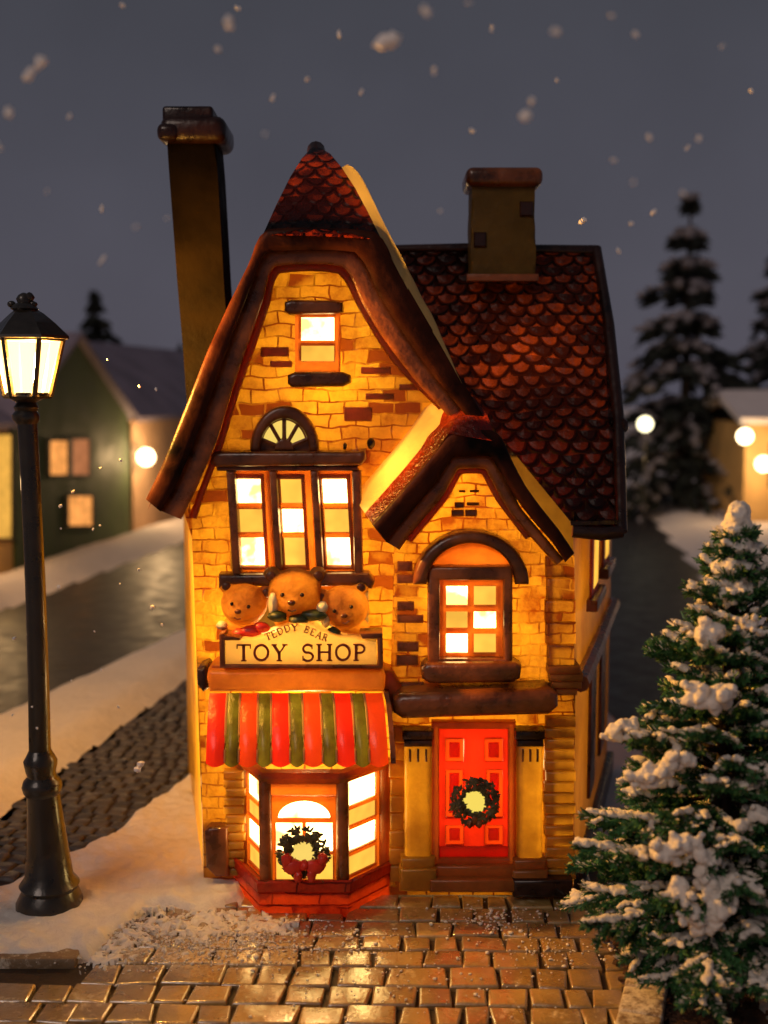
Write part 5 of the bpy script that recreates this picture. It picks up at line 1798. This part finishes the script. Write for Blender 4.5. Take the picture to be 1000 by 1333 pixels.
big = [
    (505, 53, 30, -7.0, 'largest falling snowflake, high in the sky between the gable tip and the top edge', 5),
    (38, 97, 18, -7.2, 'lower flake of the touching pair high above the street lamp', 3),
    (52, 83, 18, -7.2, 'upper flake of the touching pair high above the street lamp', 3),
    (681, 153, 18, -7.2, 'large soft snowflake just above and right of the right chimney', 3),
    (10, 148, 17, -7.2, 'soft snowflake at the left edge below the touching pair', 3),
    (295, 30, 17, -7.2, 'pale snowflake above the tall left chimney near the top edge', 3),
    (695, 131, 13, -7.2, 'faint smaller snowflake touching the large one above the right chimney', 2),
    (760, 289, 12, -2, 'bright oval snowflake in the sky right of the right chimney', 2),
    (724, 38, 13, -8.0, 'faint snowflake near the top edge above the right chimney', 2),
    (553, 15, 15, -8.0, 'faint snowflake right of the largest one at the top edge', 2),
    (180, 998, 17, -1.5, 'triangular chip of snow falling in front of the dark cobbles', 2),
    (200, 792, 11, -1, 'bright snowflake in front of the dark road beside the shop wall', 2),
]
for x, y, s_, Y, lab, n_ in big: flake(x, y, s_, Y, lab, None, n_, 1)
for x, y, s_ in ((442, 43, 8), (400, 102, 9), (357, 128, 9), (345, 175, 8), (287, 65, 9), (311, 12, 8), (611, 3, 7), (797, 20, 7), (828, 44, 8), (725, 104, 6), (567, 92, 9), (615, 170, 7), (845, 177, 9), (909, 181, 8), (799, 208, 7), (889, 252, 8), (573, 276, 7), (133, 272, 7), (176, 295, 7), (219, 284, 6), (822, 291, 7), (850, 277, 8), (160, 5, 8), (0, 190, 9), (132, 338, 9), (980, 118, 7), (826, 237, 6), (640, 36, 7), (895, 192, 6), (806, 327, 6), (470, 120, 6), (90, 150, 6), (940, 60, 6), (60, 250, 6)):
    flake(x, y, s_, random.uniform(-8.0, -4.5), 'small pale snowflake falling against the grey sky', SKY, 2, 2, (1, random.uniform(.8, 1.5)), random.uniform(-40, 40))
for x, y, s_ in ((182, 503, 5), (203, 507, 6), (140, 468, 4), (157, 599, 5), (131, 609, 4), (95, 640, 6), (79, 659, 8), (79, 688, 5), (121, 689, 5), (130, 684, 5)):
    flake(x, y, s_, random.uniform(-2, 0), 'tiny white snowflake in front of the green and cream houses', 'tiny snowflakes before the houses', 1, 3, (1, 1.3), random.uniform(-50, 50))
for x, y, s_ in ((77, 764, 8), (181, 742, 5), (156, 760, 4), (123, 822, 4), (132, 872, 5), (93, 886, 4), (211, 813, 5), (18, 831, 8), (57, 898, 6), (42, 920, 5), (48, 948, 5), (154, 920, 6), (16, 931, 4)):
    flake(x, y, s_, random.uniform(-2, 0), 'tiny white snowflake in front of the dark road and snow bank', 'tiny snowflakes before the road', 1, 4, (1, 1.3), random.uniform(-50, 50))

# ------------------------------------------------------------------ world, sun, camera
w = bpy.data.worlds.new('World'); S.world = w; w.use_nodes = True
nt = w.node_tree; nt.nodes.clear()
SUN_EL, SUN_AZ = R(38), R(-150)
sky = nt.nodes.new('ShaderNodeTexSky'); sky.sky_type = 'NISHITA'; sky.sun_disc = False
sky.sun_elevation = R(3); sky.sun_rotation = R(200)
mixn = nt.nodes.new('ShaderNodeMix'); mixn.data_type = 'RGBA'
mixn.inputs[0].default_value = 0.985
nt.links.new(sky.outputs[0], mixn.inputs[6])
tc = nt.nodes.new('ShaderNodeTexCoord'); sx = nt.nodes.new('ShaderNodeSeparateXYZ')
nt.links.new(tc.outputs['Generated'], sx.inputs[0])
rp = nt.nodes.new('ShaderNodeValToRGB')
rp.color_ramp.elements[0].position = 0.0; rp.color_ramp.elements[0].color = (0.82, 0.77, 1.02, 1)
rp.color_ramp.elements[1].position = 0.36; rp.color_ramp.elements[1].color = (0.54, 0.55, 0.68, 1)
nt.links.new(sx.outputs[2], rp.inputs[0])
cn = nt.nodes.new('ShaderNodeTexNoise'); cn.inputs['Scale'].default_value = 3.5; cn.inputs['Detail'].default_value = 5
nt.links.new(tc.outputs['Generated'], cn.inputs['Vector'])
mr = nt.nodes.new('ShaderNodeMapRange'); mr.inputs[1].default_value = 0.3; mr.inputs[2].default_value = 0.7; mr.inputs[3].default_value = 0.86; mr.inputs[4].default_value = 1.12
nt.links.new(cn.outputs[0], mr.inputs[0])
vm = nt.nodes.new('ShaderNodeVectorMath'); vm.operation = 'SCALE'
nt.links.new(rp.outputs[0], vm.inputs[0]); nt.links.new(mr.outputs[0], vm.inputs['Scale'])
nt.links.new(vm.outputs[0], mixn.inputs[7])
bg = nt.nodes.new('ShaderNodeBackground'); bg.inputs[1].default_value = 0.1
nt.links.new(mixn.outputs[2], bg.inputs[0])
wo = nt.nodes.new('ShaderNodeOutputWorld'); nt.links.new(bg.outputs[0], wo.inputs[0])

sl = bpy.data.lights.new('dusk_light', 'SUN'); sl.energy = 0.68; sl.angle = R(25); sl.color = (1.0, 0.77, 0.65)
so_ = bpy.data.objects.new('dusk_light', sl); COL.objects.link(so_)
so_.rotation_euler = Vector((0.55, 0.85, -0.75)).to_track_quat('-Z', 'Y').to_euler()
tag(so_, kind='helper')

cam = bpy.data.cameras.new('camera'); co = bpy.data.objects.new('camera', cam); COL.objects.link(co)
co.location = CAM; co.rotation_euler = (R(90) - PIT, 0, 0)
cam.sensor_fit = 'HORIZONTAL'; cam.sensor_width = 36; cam.lens = 36 * F / 1000
cam.clip_start = 0.1; cam.clip_end = 2000
cam.dof.use_dof = True; cam.dof.focus_distance = 14.0
# blur disc at infinity of about 26 photo pixels: aperture diameter 0.25 scene units
cam.dof.aperture_fstop = (cam.lens / 1000) / 0.125
S.camera = co
for o in list(S.objects):
    if 'wl' in o: del o['wl']
S.view_settings.view_transform = 'Standard'
S.view_settings.look = 'None'
S.view_settings.exposure = 0; S.view_settings.gamma = 1
S.render.engine = 'CYCLES'
S.cycles.use_denoising = True
S.cycles.max_bounces = 8
S.cycles.diffuse_bounces = 4
S.cycles.sample_clamp_indirect = 6
S.cycles.caustics_reflective = False
S.cycles.caustics_refractive = False
